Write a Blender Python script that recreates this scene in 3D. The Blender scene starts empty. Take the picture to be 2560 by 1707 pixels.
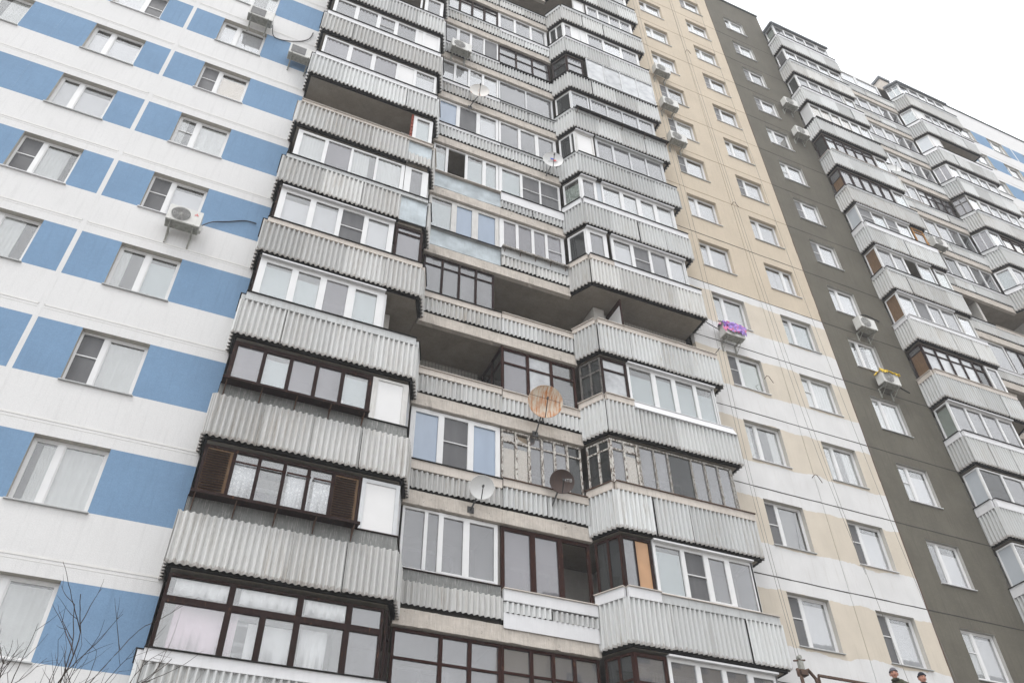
import bpy, bmesh, math, random
from mathutils import Vector, Matrix
R = math.radians
rng = random.Random(7)
sc = bpy.context.scene
COL = sc.collection

# ------------------------------------------------------------------ camera
CAMP = (-0.0611, -15.641, 1.605)
YAW, PITCH, ROLL, FPX = 0.430673, 0.736889, -0.0181146, 2066.89
def cam_axes():
    a, b, c = YAW, PITCH, ROLL
    f = Vector((math.sin(a)*math.cos(b), math.cos(a)*math.cos(b), math.sin(b)))
    r = Vector((math.cos(a), -math.sin(a), 0)); u = r.cross(f)
    return r*math.cos(c)+u*math.sin(c), -r*math.sin(c)+u*math.cos(c), f
cr, cu, cf = cam_axes()
cd = bpy.data.cameras.new('camera'); cam = bpy.data.objects.new('camera', cd); COL.objects.link(cam)
m = Matrix.Identity(4)
for i in range(3):
    m[i][0] = cr[i]; m[i][1] = cu[i]; m[i][2] = -cf[i]; m[i][3] = CAMP[i]
cam.matrix_world = m
cd.sensor_width = 36; cd.lens = FPX/2560*36; cd.clip_start = .1; cd.clip_end = 2000
sc.camera = cam
CP = Vector(CAMP)
def seen(x, y, z, mg=0.12):
    d = Vector((x, y, z))-CP; w = d.dot(cf)
    if w <= 0: return False
    u = .5+FPX*d.dot(cr)/w/2560; v = .5-FPX*d.dot(cu)/w/1707
    return -mg < u < 1+mg and -mg < v < 1+mg

# ------------------------------------------------------------------ sky and light
w = bpy.data.worlds.new('World'); sc.world = w; w.use_nodes = True
nt = w.node_tree; nt.nodes.clear()
out = nt.nodes.new('ShaderNodeOutputWorld'); bg = nt.nodes.new('ShaderNodeBackground')
sky = nt.nodes.new('ShaderNodeTexSky'); sky.sky_type = 'NISHITA'; sky.sun_disc = False
sky.sun_elevation = R(62); sky.sun_rotation = R(230); sky.dust_density = 5
hsv = nt.nodes.new('ShaderNodeHueSaturation'); hsv.inputs['Saturation'].default_value = .12
mixs = nt.nodes.new('ShaderNodeMix'); mixs.data_type = 'RGBA'; mixs.inputs[0].default_value = .86
mixs.inputs['B'].default_value = (20.5, 20.9, 21.6, 1)       # even cloud layer
nt.links.new(sky.outputs[0], hsv.inputs['Color']); nt.links.new(hsv.outputs[0], mixs.inputs['A'])
tc = nt.nodes.new('ShaderNodeTexCoord'); cn = nt.nodes.new('ShaderNodeTexNoise'); cn.inputs['Scale'].default_value = 2.6; cn.inputs['Detail'].default_value = 6
nt.links.new(tc.outputs['Generated'], cn.inputs['Vector'])                                # soft cloud tone, everywhere in the sky
cr_ = nt.nodes.new('ShaderNodeMapRange'); cr_.inputs[1].default_value = .35; cr_.inputs[2].default_value = .65; cr_.inputs[3].default_value = .72; cr_.inputs[4].default_value = 1.18
nt.links.new(cn.outputs['Fac'], cr_.inputs[0]); cm = nt.nodes.new('ShaderNodeVectorMath'); cm.operation = 'SCALE'
nt.links.new(mixs.outputs['Result'], cm.inputs[0]); nt.links.new(cr_.outputs[0], cm.inputs['Scale'])
nt.links.new(cm.outputs[0], bg.inputs['Color']); bg.inputs['Strength'].default_value = .1
nt.links.new(bg.outputs[0], out.inputs[0])
sl = bpy.data.lights.new('sun', 'SUN'); sl.energy = 1.4; sl.angle = R(14); sl.color = (1, .97, .93)
so = bpy.data.objects.new('sun', sl); COL.objects.link(so)
el, az = R(62), R(230)
sd = Vector((math.sin(az)*math.cos(el), math.cos(az)*math.cos(el), math.sin(el)))
so.rotation_euler = sd.to_track_quat('Z', 'Y').to_euler(); so.location = (0, -40, 60)
vs = sc.view_settings; vs.view_transform = 'Standard'; vs.look = 'None'; vs.gamma = 1; vs.exposure = .10
vs.use_curve_mapping = False
sc.cycles.use_denoising = True
sc.cycles.max_bounces = 8; sc.cycles.volume_bounces = 1; sc.cycles.transparent_max_bounces = 12

# ------------------------------------------------------------------ materials
def nodes(name):
    mt = bpy.data.materials.new(name); mt.use_nodes = True
    t = mt.node_tree; p = t.nodes['Principled BSDF']
    return mt, t, p
def noise(t, scale, vec, detail=4, rough=.55):
    n = t.nodes.new('ShaderNodeTexNoise'); n.inputs['Scale'].default_value = scale
    n.inputs['Detail'].default_value = detail; n.inputs['Roughness'].default_value = rough
    t.links.new(vec, n.inputs['Vector']); return n.outputs['Fac']
def mapv(t, sx, sy, sz):
    g = t.nodes.new('ShaderNodeNewGeometry'); mp = t.nodes.new('ShaderNodeMapping')
    mp.inputs['Scale'].default_value = (sx, sy, sz); t.links.new(g.outputs['Position'], mp.inputs[0]); return mp.outputs[0]
def ramp(t, fac, p0, p1, c0=(0, 0, 0, 1), c1=(1, 1, 1, 1)):
    r = t.nodes.new('ShaderNodeValToRGB'); e = r.color_ramp.elements
    e[0].position = p0; e[1].position = p1; e[0].color = c0; e[1].color = c1
    t.links.new(fac, r.inputs[0]); return r.outputs[0]
def mix(t, fac, a, b, mode='MIX'):
    n = t.nodes.new('ShaderNodeMix'); n.data_type = 'RGBA'; n.blend_type = mode
    for s, v in ((0, fac), ('A', a), ('B', b)):
        i = n.inputs[s]
        if hasattr(v, 'links'): t.links.new(v, i)
        elif isinstance(v, (int, float)): i.default_value = v
        else: i.default_value = tuple(v)+(1,) if len(v) == 3 else v
    return n.outputs['Result']
def bump(t, p, h, s, d=.01):
    b = t.nodes.new('ShaderNodeBump'); b.inputs['Strength'].default_value = s; b.inputs['Distance'].default_value = d
    t.links.new(h, b.inputs['Height']); t.links.new(b.outputs[0], p.inputs['Normal'])
def math_(t, op, a, b=None, c=None):
    n = t.nodes.new('ShaderNodeMath'); n.operation = op
    for i, v in enumerate((a, b, c)):
        if v is None: continue
        if hasattr(v, 'links'): t.links.new(v, n.inputs[i])
        else: n.inputs[i].default_value = v
    return n.outputs[0]
def sc3(c, k): return tuple(min(1, x*k) for x in c)

def stucco(name, c, dirt=.12, rough=.9, patch=.08, grain=.5):
    mt, t, p = nodes(name); p.inputs['Roughness'].default_value = rough
    p.inputs['Specular IOR Level'].default_value = .2
    a = noise(t, 1.1, mapv(t, 1, 1, .8), 6); b = noise(t, 3.2, mapv(t, 4, 4, .28), 4)
    f = noise(t, 38, mapv(t, 1, 1, 1.0), 3)
    md = noise(t, 5.5, mapv(t, 1, 1, 1.6), 5, .65)
    c1 = mix(t, ramp(t, a, .35, .7), sc3(c, 1-patch), sc3(c, 1+patch)); c1 = mix(t, math_(t, 'MULTIPLY', ramp(t, md, .5, .75), .55), c1, sc3(c, 1+patch*2.2))
    c2 = mix(t, ramp(t, b, .52, .8), c1, sc3(c, 1-dirt*1.6))
    c3 = mix(t, ramp(t, f, .3, .75), sc3(c, .9), (1, 1, 1), 'MIX')
    gr = noise(t, 13, mapv(t, 1, 1, 1.3), 3, .7)
    c2 = mix(t, math_(t, 'MULTIPLY', ramp(t, gr, .45, .75), grain), c2, sc3(c, .86))
    c4 = mix(t, .22, c2, c3, 'MULTIPLY')
    t.links.new(c4, p.inputs['Base Color'])
    fb = noise(t, 60, mapv(t, 1, 1, 1), 2); g = math_(t, 'ADD', f, fb)
    bump(t, p, g, .35, .006); return mt
def flat(name, c, rough=.6, spec=.4, var=.1, scale=4, metal=0, streak=.0):
    mt, t, p = nodes(name); p.inputs['Roughness'].default_value = rough
    p.inputs['Specular IOR Level'].default_value = spec; p.inputs['Metallic'].default_value = metal
    a = noise(t, scale, mapv(t, 1, 1, 1), 5)
    cc = mix(t, ramp(t, a, .3, .75), sc3(c, 1-var), sc3(c, 1+var))
    if streak:
        s = noise(t, 5, mapv(t, 6, 6, .4), 3)
        cc = mix(t, math_(t, 'MULTIPLY', ramp(t, s, .5, .72), streak), cc, sc3((.25, .2, .15), .6))
    t.links.new(cc, p.inputs['Base Color']); return mt
BLUE = (.19, .30, .44); WHITE = (.675, .67, .665); BEIGE = (.56, .485, .385); GREY = (.134, .124, .100)
def banded():
    """white plaster with a hand-painted beige band at window height, its edges wavering"""
    mt, t, p = nodes('white_beige_plaster'); p.inputs['Roughness'].default_value = .9
    p.inputs['Specular IOR Level'].default_value = .2
    g = t.nodes.new('ShaderNodeNewGeometry'); sp = t.nodes.new('ShaderNodeSeparateXYZ'); t.links.new(g.outputs['Position'], sp.inputs[0])
    z = math_(t, 'MULTIPLY', math_(t, 'FRACT', math_(t, 'DIVIDE', math_(t, 'SUBTRACT', sp.outputs[2], 8.75-28), 2.8)), 2.8)
    n = noise(t, .9, mapv(t, 1, 1, 1), 4); n2 = noise(t, 6, mapv(t, 1, 1, 1), 3)
    w_ = math_(t, 'ADD', math_(t, 'MULTIPLY', math_(t, 'SUBTRACT', n, .5), .42), math_(t, 'MULTIPLY', math_(t, 'SUBTRACT', n2, .5), .07))
    zz = math_(t, 'ADD', z, w_)
    m_ = math_(t, 'MULTIPLY', math_(t, 'GREATER_THAN', zz, .92), math_(t, 'LESS_THAN', zz, 2.42))
    cl = noise(t, 1.6, mapv(t, 1, 1, .7), 5)
    B2_ = (.585, .525, .44)
    be = mix(t, ramp(t, cl, .3, .75), sc3(B2_, .95), sc3(B2_, 1.08)); wh = mix(t, ramp(t, cl, .3, .75), sc3(WHITE, .93), sc3(WHITE, 1.05))
    cc = mix(t, m_, wh, be)
    st = noise(t, 3.2, mapv(t, 4, 4, .3), 4)
    cc = mix(t, math_(t, 'MULTIPLY', ramp(t, st, .55, .8), .25), cc, sc3(BEIGE, .65))
    f = noise(t, 38, mapv(t, 1, 1, 1), 3)
    cc = mix(t, .2, cc, mix(t, ramp(t, f, .3, .75), (.6, .6, .6), (1, 1, 1)), 'MULTIPLY')
    t.links.new(cc, p.inputs['Base Color']); bump(t, p, f, .35, .006); return mt
def corrugated_mat():
    mt, t, p = nodes('asbestos_cement_sheet'); p.inputs['Roughness'].default_value = .75
    p.inputs['Specular IOR Level'].default_value = .3
    oi = t.nodes.new('ShaderNodeObjectInfo')
    base = mix(t, 1.0, mix(t, oi.outputs['Random'], (.45, .455, .45), (.63, .64, .635)), oi.outputs['Color'], 'MULTIPLY')
    va = t.nodes.new('ShaderNodeVectorMath'); va.operation = 'ADD'; cb = t.nodes.new('ShaderNodeCombineXYZ')
    t.links.new(math_(t, 'MULTIPLY', oi.outputs['Random'], 90), cb.inputs[0]); t.links.new(mapv(t, 7, 7, .35), va.inputs[0]); t.links.new(cb.outputs[0], va.inputs[1])
    s = noise(t, 3.0, va.outputs[0], 5, .65); s2 = noise(t, 1.0, mapv(t, 1, 1, .5), 4)
    amt = math_(t, 'MULTIPLY', ramp(t, s, .45, .75), ramp(t, s2, .35, .7))
    base = mix(t, math_(t, 'MULTIPLY', amt, oi.outputs['Alpha']), base, (.25, .195, .13))
    rs = noise(t, 6, va.outputs[0], 3); base = mix(t, math_(t, 'MULTIPLY', ramp(t, rs, .66, .74), .6), base, (.20, .13, .08))
    s3 = noise(t, 9, mapv(t, 9, 9, .25), 3)
    base = mix(t, math_(t, 'MULTIPLY', ramp(t, s3, .55, .75), .35), base, (.24, .24, .24))
    # grime along the lower edge of every sheet (part of the sheet itself)
    g = t.nodes.new('ShaderNodeNewGeometry'); sp = t.nodes.new('ShaderNodeSeparateXYZ'); t.links.new(g.outputs['Position'], sp.inputs[0])
    z = math_(t, 'MULTIPLY', math_(t, 'FRACT', math_(t, 'DIVIDE', math_(t, 'SUBTRACT', sp.outputs[2], 8.65-28), 2.8)), 2.8)
    e = noise(t, 7, mapv(t, 3, 3, 1), 3)
    lo = math_(t, 'LESS_THAN', z, math_(t, 'MULTIPLY', e, .22))
    base = mix(t, math_(t, 'MULTIPLY', lo, .45), base, (.16, .12, .09))
    t.links.new(base, p.inputs['Base Color'])
    bump(t, p, noise(t, 50, mapv(t, 1, 1, 1), 3), .25, .004); return mt
def concrete(name, c, chips=True):
    mt, t, p = nodes(name); p.inputs['Roughness'].default_value = .95; p.inputs['Specular IOR Level'].default_value = .15
    a = noise(t, 2.2, mapv(t, 1, 1, 1.5), 8, .7); b = noise(t, 16, mapv(t, 1, 1, 1), 4, .7); s = noise(t, 4, mapv(t, 6, 6, .5), 4)
    cc = mix(t, ramp(t, a, .3, .7), sc3(c, .8), sc3(c, 1.15))
    cc = mix(t, math_(t, 'MULTIPLY', ramp(t, s, .5, .75), .5), cc, sc3(c, .6))
    if chips:
        b2 = noise(t, 5.5, mapv(t, 1, 1, 1.4), 6, .75); dr = noise(t, 6, mapv(t, 9, 9, .5), 4, .7)
        cc = mix(t, math_(t, 'MULTIPLY', ramp(t, dr, .55, .68), .5), cc, (.68, .66, .62)); cc = mix(t, ramp(t, b2, .64, .67), cc, sc3(c, .22)); cc = mix(t, ramp(t, b, .66, .70), cc, sc3(c, .4))
    else:
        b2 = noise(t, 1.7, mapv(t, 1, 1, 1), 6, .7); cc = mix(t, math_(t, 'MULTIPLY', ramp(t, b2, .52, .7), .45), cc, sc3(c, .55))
    t.links.new(cc, p.inputs['Base Color']); bump(t, p, b, .6, .015); return mt
def wood(name, c, peel=None):
    mt, t, p = nodes(name); p.inputs['Roughness'].default_value = .7; p.inputs['Specular IOR Level'].default_value = .12
    a = noise(t, 6, mapv(t, 6, 6, 1), 6, .7)
    cc = mix(t, ramp(t, a, .35, .75), c, sc3(c, 2.2))
    if peel:
        b = noise(t, 9, mapv(t, 2.5, 2.5, 1), 6, .75)
        cc = mix(t, ramp(t, b, .46, .50), cc, peel)
    else:
        b = noise(t, 5, mapv(t, 3, 3, .8), 4, .7)
        cc = mix(t, math_(t, 'MULTIPLY', ramp(t, b, .6, .7), .6), cc, (.16, .075, .04))
    t.links.new(cc, p.inputs['Base Color']); bump(t, p, a, .3, .004); return mt
def glass(name, c, see=0.0, rough=.02, spec=1.0, var=.25, vs_=(2.2, 2.2, .5), ior=2.0):
    """window glass: Fresnel reflection over dust/film of colour c; see = share of the rest that looks through"""
    mt, t, p = nodes(name); o = t.nodes['Material Output']; t.nodes.remove(p)
    oi = t.nodes.new('ShaderNodeObjectInfo'); va = t.nodes.new('ShaderNodeVectorMath'); va.operation = 'ADD'
    cb = t.nodes.new('ShaderNodeCombineXYZ'); t.links.new(math_(t, 'MULTIPLY', oi.outputs['Random'], 60), cb.inputs[0]); t.links.new(mapv(t, *vs_), va.inputs[0]); t.links.new(cb.outputs[0], va.inputs[1])
    a = noise(t, 1.5, va.outputs[0], 4, .6)
    a2 = math_(t, 'ADD', math_(t, 'MULTIPLY', ramp(t, a, .3, .7), .62), math_(t, 'MULTIPLY', oi.outputs['Random'], .4))
    df = t.nodes.new('ShaderNodeBsdfDiffuse'); t.links.new(mix(t, a2, sc3(c, 1-var), sc3(c, 1+var)), df.inputs[0])
    tr = t.nodes.new('ShaderNodeBsdfTransparent'); tr.inputs[0].default_value = (.93, .935, .935, 1)
    gl = t.nodes.new('ShaderNodeBsdfGlossy'); gl.inputs['Roughness'].default_value = rough; gl.inputs[0].default_value = (1, 1, 1, 1)
    fr = t.nodes.new('ShaderNodeFresnel'); gg = t.nodes.new('ShaderNodeNewGeometry')   # same reflectance on both faces of the sheet
    t.links.new(math_(t, 'POWER', ior, math_(t, 'SUBTRACT', 1.0, math_(t, 'MULTIPLY', gg.outputs['Backfacing'], 2.0))), fr.inputs['IOR'])
    b = t.nodes.new('ShaderNodeBump'); b.inputs['Strength'].default_value = .06; b.inputs['Distance'].default_value = .02; t.links.new(noise(t, 1.1, va.outputs[0], 1), b.inputs['Height']); t.links.new(b.outputs[0], gl.inputs['Normal'])
    m1 = t.nodes.new('ShaderNodeMixShader'); m1.inputs[0].default_value = see; t.links.new(df.outputs[0], m1.inputs[1]); t.links.new(tr.outputs[0], m1.inputs[2])
    m2 = t.nodes.new('ShaderNodeMixShader'); t.links.new(fr.outputs[0], m2.inputs[0]); t.links.new(m1.outputs[0], m2.inputs[1]); t.links.new(gl.outputs[0], m2.inputs[2])
    t.links.new(m2.outputs[0], o.inputs[0]); return mt
def striped(name, c0, c1, scale, axis=2, rough=.2, spec=.9):
    mt, t, p = nodes(name); p.inputs['Roughness'].default_value = rough; p.inputs['Specular IOR Level'].default_value = spec
    wv = t.nodes.new('ShaderNodeTexWave'); wv.inputs['Scale'].default_value = scale; wv.bands_direction = 'XYZ'[axis]
    wv.inputs['Distortion'].default_value = .6 if axis == 2 else 2.5; wv.inputs['Detail'].default_value = 1
    g = t.nodes.new('ShaderNodeNewGeometry'); t.links.new(g.outputs['Position'], wv.inputs[0])
    t.links.new(mix(t, wv.outputs['Fac'], c0, c1), p.inputs['Base Color']); return mt
def rusty(name, c, rust, lo, hi):
    mt, t, p = nodes(name); p.inputs['Roughness'].default_value = .6
    a = noise(t, 4, mapv(t, 4.5, 1, .5), 7, .75); b = noise(t, 2.2, mapv(t, 1, 1, 1), 5)
    f = ramp(t, math_(t, 'ADD', math_(t, 'MULTIPLY', a, .65), math_(t, 'MULTIPLY', b, .35)), lo, hi)
    r_ = mix(t, b, sc3(rust, .7), sc3(rust, 1.4))
    t.links.new(mix(t, f, c, r_), p.inputs['Base Color']); return mt
def lace(name):
    mt, t, p = nodes(name); p.inputs['Roughness'].default_value = .8
    v = t.nodes.new('ShaderNodeTexVoronoi'); v.inputs['Scale'].default_value = 16; t.links.new(mapv(t, 1, 1, 1), v.inputs['Vector'])
    t.links.new(mix(t, ramp(t, v.outputs['Distance'], .25, .4), (.85, .85, .85), (.55, .56, .58)), p.inputs['Base Color']); return mt
M = dict(
 blue=stucco('blue_plaster', BLUE, .08, patch=.06), white=stucco('white_plaster', WHITE, .06, patch=.02, grain=.22), beige=stucco('beige_plaster', BEIGE, .08, patch=.05),
 grey=stucco('dark_grey_plaster', GREY, .16, patch=.12), band=banded(), reveal=stucco('reveal_plaster', (.50, .48, .44), .1),
 revealg=stucco('grey_reveal_plaster', (.42, .41, .39), .12), seamw=flat('white_sealant', (.66, .65, .63), .7, .3, .05), seamd=flat('dark_sealant', (.05, .048, .045), .9, .2, .3, 8),
 seamb=flat('beige_sealant', (.34, .27, .19), .9, .2, .3, 3),
 corr=corrugated_mat(), conc=concrete('slab_concrete', (.50, .455, .405)), soffit=concrete('soffit_concrete', (.28, .25, .21), False), dark=concrete('screen_concrete_room_shade', (.035, .033, .03), False),
 inner=stucco('loggia_plaster', (.5, .48, .45), .1), tile=None, ptrim=flat('painted_tin', (.44, .45, .45), .5, .5, .12, 3, 0, .25),
 wtrim=flat('white_tin', (.62, .62, .63), .4, .5, .05, 3, 0, .06), btrim=flat('beige_tin', (.52, .47, .42), .55, .4, .1, 3, 0, .2), dtrim=flat('dark_tin_and_shade', (.012, .011, .010), .7, .12, .3, 4),
 galv=flat('galvanised_tin', (.36, .40, .42), .45, .6, .28, 2.3, .35, .15), stuc=concrete('pebble_dash', (.21, .214, .208), True),
 fw=flat('white_plastic_frame', (.66, .66, .66), .35, .5, .04, 3, 0, .03), fo=flat('old_white_frame', (.55, .54, .52), .5, .4, .1, 5, 0, .25),
 fa=flat('aluminium_frame', (.52, .53, .54), .4, .5, .08, 3), fb=wood('brown_frame', (.013, .006, .005)), fr=wood('red_brown_frame', (.019, .006, .004)),
 fp=wood('peeling_frame', (.075, .055, .045), (.55, .53, .49)), fg=wood('grey_wood_frame', (.045, .042, .04), (.14, .13, .12)), fy=wood('yellow_wood_frame', (.26, .13, .04)),
 fm=wood('metal_frame', (.10, .085, .07), (.33, .32, .30)),
 g=glass('grey_glass', (.17, .17, .18), .55), v=glass('clear_glass', (.10, .10, .10), .92, var=.1), l=glass('lilac_glass', (.185, .178, .195), .4), n=glass('dim_glass', (.05, .053, .053), .45, ior=1.45),
 b=glass('sky_blue_glass', (.20, .26, .35), 0, var=.12), k=glass('film_glass', (.36, .37, .38), .1, .1, var=.5, vs_=(1.5, 1.5, 1.5)), o=glass('plywood_behind_glass', (.44, .26, .145), 0, .1, var=.2, vs_=(1, 1, 1), ior=1.3),
 s=glass('insect_screen', (.13, .13, .135), .25, .5, var=.3, ior=1.35), m=lace('lace_curtain'), x=striped('striped_blind', (.50, .52, .52), (.72, .72, .73), 3.3, 2, .6, .3),
 blt=flat('pale_blue_blind', (.46, .525, .535), .7, .2, .05), blw=flat('white_roller_blind', (.66, .66, .68), .7, .2, .04), ble=flat('cream_blind', (.60, .50, .38), .7, .2, .06), bly=flat('greenish_blind', (.46, .52, .47), .7, .2, .06), blc=flat('curtain_cloth', (.62, .63, .62), .9, .1, .08),
 p=flat('white_panel', (.66, .655, .65), .35, .5, .03, 2), P=flat('blue_grey_panel', (.42, .45, .48), .4, .5, .06, 2), W=wood('brown_board', (.10, .062, .035)), T=flat('tiled_white_panel', (.64, .64, .64), .3, .5, .05, 2),
 wd=glass('apartment_dark_glass', (.10, .10, .105), .3, ior=1.8),
 rust=rusty('rusty_enamel', (.57, .50, .40), (.40, .13, .018), .45, .58), rust2=rusty('spotted_enamel', (.60, .58, .55), (.42, .16, .05), .56, .62), dishw=flat('white_enamel', (.60, .60, .59), .4, .5, .05, 4, 0, .05),
 dishb=rusty('brown_enamel', (.030, .017, .013), (.06, .026, .015), .35, .7), steel=flat('dark_steel', (.04, .04, .04), .5, .5, .3, 9), acw=flat('ac_casing', (.58, .575, .55), .45, .4, .08, 6, 0, .12), acd=flat('ac_underside', (.30, .30, .27), .6, .3, .3, 12),
 acg=flat('ac_grille', (.14, .14, .14), .6, .3, .2, 12), red=flat('red_mark', (.65, .03, .03), .5, .4, .02), bluem=flat('blue_mark', (.05, .08, .45), .5, .4, .02), purple=flat('purple_film', (.30, .16, .55), .25, .8, .35, 9), pink=flat('pink_film', (.65, .12, .30), .25, .8, .3, 9),
 yellow=flat('yellow_cloth', (.75, .52, .05), .7, .3, .2, 7), cable=flat('black_cable', (.02, .02, .022), .6, .4, .2), rope=flat('steel_rope', (.16, .15, .14), .6, .4, .3), brick=flat('red_brick', (.22, .055, .035), .8, .2, .35, 14),
 bark=wood('bark', (.035, .028, .024)), skin=flat('skin', (.50, .24, .17), .6, .4, .1), knit=flat('grey_knit', (.13, .125, .14), .95, .1, .2, 60), navy=flat('navy_cloth', (.018, .02, .03), .9, .2, .3, 20), olive=flat('camouflage_cloth', (.06, .062, .04), .9, .2, .5, 12), orange=flat('orange_cloth', (.6, .12, .03), .9, .2, .1),
 sheet=flat('pink_linen', (.82, .66, .74), .9, .2, .08, 3), linen=flat('white_linen', (.82, .82, .82), .9, .2, .08, 5), roof=flat('roof_tin', (.10, .11, .12), .6, .4, .2), ground=flat('wet_ground', (.20, .19, .175), .9, .2, .3, .6), hook=flat('rusty_hook', (.10, .062, .045), .8, .2, .3, 9))
def tile_mat():
    mt, t, p = nodes('mosaic_tile'); p.inputs['Roughness'].default_value = .5
    b = t.nodes.new('ShaderNodeTexBrick'); b.offset = 0; b.inputs['Scale'].default_value = 1
    b.inputs['Brick Width'].default_value = .1; b.inputs['Row Height'].default_value = .1; b.inputs['Mortar Size'].default_value = .006
    b.inputs['Color1'].default_value = (.44, .42, .38, 1); b.inputs['Color2'].default_value = (.38, .37, .34, 1); b.inputs['Mortar'].default_value = (.10, .09, .08, 1)
    g = t.nodes.new('ShaderNodeNewGeometry'); s = t.nodes.new('ShaderNodeSeparateXYZ'); c = t.nodes.new('ShaderNodeCombineXYZ')
    t.links.new(g.outputs['Position'], s.inputs[0]); t.links.new(s.outputs[0], c.inputs[0]); t.links.new(s.outputs[2], c.inputs[1]); t.links.new(c.outputs[0], b.inputs[0])
    t.links.new(b.outputs[0], p.inputs['Base Color']); return mt
M['tile'] = tile_mat()

# ------------------------------------------------------------------ mesh helpers
class Facet:
    def __init__(s, A, B):
        s.A = Vector((A[0], A[1], 0)); d = Vector((B[0]-A[0], B[1]-A[1], 0)); s.len = d.length; s.u = d/s.len
        s.n = Vector((s.u.y, -s.u.x, 0))
    def p(s, u, d, z): return s.A+s.u*u+s.n*d+Vector((0, 0, z))
class MB:
    def __init__(s): s.v = []; s.f = []; s.m = []; s.mats = []
    def mi(s, k):
        if k not in s.mats: s.mats.append(k)
        return s.mats.index(k)
    def quad(s, a, b, c, d, k):
        i = len(s.v); s.v += [tuple(a), tuple(b), tuple(c), tuple(d)]; s.f.append((i, i+1, i+2, i+3)); s.m.append(s.mi(k))
    def hexa(s, P, k):   # P: 8 corners, bottom 4 (ccw) then top 4
        i = len(s.v); s.v += [tuple(q) for q in P]; mi = s.mi(k)
        for f in ((3, 2, 1, 0), (4, 5, 6, 7), (0, 1, 5, 4), (1, 2, 6, 5), (2, 3, 7, 6), (3, 0, 4, 7)):
            s.f.append(tuple(i+j for j in f)); s.m.append(mi)
    def box(s, x0, x1, y0, y1, z0, z1, k):
        s.hexa([(x0, y0, z0), (x1, y0, z0), (x1, y1, z0), (x0, y1, z0), (x0, y0, z1), (x1, y0, z1), (x1, y1, z1), (x0, y1, z1)], k)
    def fb(s, F, u0, u1, d0, d1, z0, z1, k, lean=0.0):
        """box on a facet: u along, d outward (d1 the outer face); lean pushes the outer top inward"""
        s.hexa([F.p(u0, d1, z0), F.p(u1, d1, z0), F.p(u1, d0, z0), F.p(u0, d0, z0), F.p(u0, d1-lean, z1), F.p(u1, d1-lean, z1), F.p(u1, d0-lean, z1), F.p(u0, d0-lean, z1)], k)
    def tube(s, pts, r, k, n=6, r2=None):
        pts = [Vector(p) for p in pts]; mi = s.mi(k); i0 = len(s.v); N = len(pts)
        for i, p in enumerate(pts):
            t = (pts[min(i+1, N-1)]-pts[max(i-1, 0)]).normalized()
            a = t.cross(Vector((0, 0, 1)) if abs(t.z) < .9 else Vector((1, 0, 0))).normalized(); b = t.cross(a)
            rr = r if r2 is None else r+(r2-r)*i/max(1, N-1)
            for j in range(n):
                th = 2*math.pi*j/n; s.v.append(tuple(p+a*rr*math.cos(th)+b*rr*math.sin(th)))
        for i in range(N-1):
            for j in range(n):
                s.f.append((i0+i*n+j, i0+i*n+(j+1) % n, i0+(i+1)*n+(j+1) % n, i0+(i+1)*n+j)); s.m.append(mi)
        s.f.append(tuple(i0+j for j in range(n))); s.m.append(mi)
        s.f.append(tuple(i0+(N-1)*n+j for j in reversed(range(n)))); s.m.append(mi)
    def poly(s, pts, z0, z1, k):
        mi = s.mi(k); i = len(s.v); n = len(pts)
        s.v += [(p[0], p[1], z0) for p in pts]+[(p[0], p[1], z1) for p in pts]
        s.f.append(tuple(i+j for j in reversed(range(n)))); s.f.append(tuple(i+n+j for j in range(n))); s.m += [mi, mi]
        for j in range(n):
            s.f.append((i+j, i+(j+1) % n, i+n+(j+1) % n, i+n+j)); s.m.append(mi)
    def build(s, name, parent=None, smooth=False):
        me = bpy.data.meshes.new(name); me.from_pydata(s.v, [], s.f)
        for k in s.mats: me.materials.append(M[k] if isinstance(k, str) else k)
        me.polygons.foreach_set('material_index', s.m)
        if smooth: me.polygons.foreach_set('use_smooth', [True]*len(s.f))
        me.update()
        bm = bmesh.new(); bm.from_mesh(me); bmesh.ops.recalc_face_normals(bm, faces=bm.faces); bm.to_mesh(me); bm.free()
        o = bpy.data.objects.new(name, me); COL.objects.link(o)
        if parent is not None: o.parent = parent
        return o
def empty(name, label, cat, loc=(0, 0, 0), group=None):
    o = bpy.data.objects.new(name, None); o.empty_display_size = .2; COL.objects.link(o); o.location = loc
    return tag(o, label, cat, group)
def tag(o, label=None, cat=None, group=None, kind=None):
    if label: o['label'] = label
    if cat: o['category'] = cat
    if group: o['group'] = group
    if kind: o['kind'] = kind
    return o

BLK = {'t': 'blt', 'w': 'blw', 'e': 'ble', 'y': 'bly', 'c': 'blc', 'x': 'x'}
def blind(parent, F, u0, u1, z0, z1, d, kind, partial=False):
    """blind or curtain hung just behind a pane, a little short of its top"""
    b = MB(); h = z1-z0
    if kind == 'c':
        n = 22; ph = rng.uniform(0, 6); fo = rng.uniform(4, 8); mi = b.mi('blc'); a, c = u0, u1
        if partial and rng.random() < .5:
            if rng.random() < .5: c = u0+(u1-u0)*rng.uniform(.4, .8)
            else: a = u1-(u1-u0)*rng.uniform(.4, .8)
        zt = z1-h*rng.uniform(.0, .05)
        for i in range(n+1):
            f = i/n; dd = d+.011*math.sin(6.283*f*fo+ph)+.004*math.sin(6.283*f*fo*2.3)
            q0 = F.p(a+(c-a)*f, dd, z0); q1 = F.p(a+(c-a)*f, dd, zt); b.v += [tuple(q0), tuple(q1)]
        for i in range(n): b.f.append((2*i, 2*i+2, 2*i+3, 2*i+1)); b.m.append(mi)
        return b.build('curtain', parent, True)
    gap = h*rng.choice((.07, .10, .14, .20)); b.fb(F, u0, u1, d-.004, d, z0, z1-gap, BLK[kind]); return b.build('blind', parent)
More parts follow.
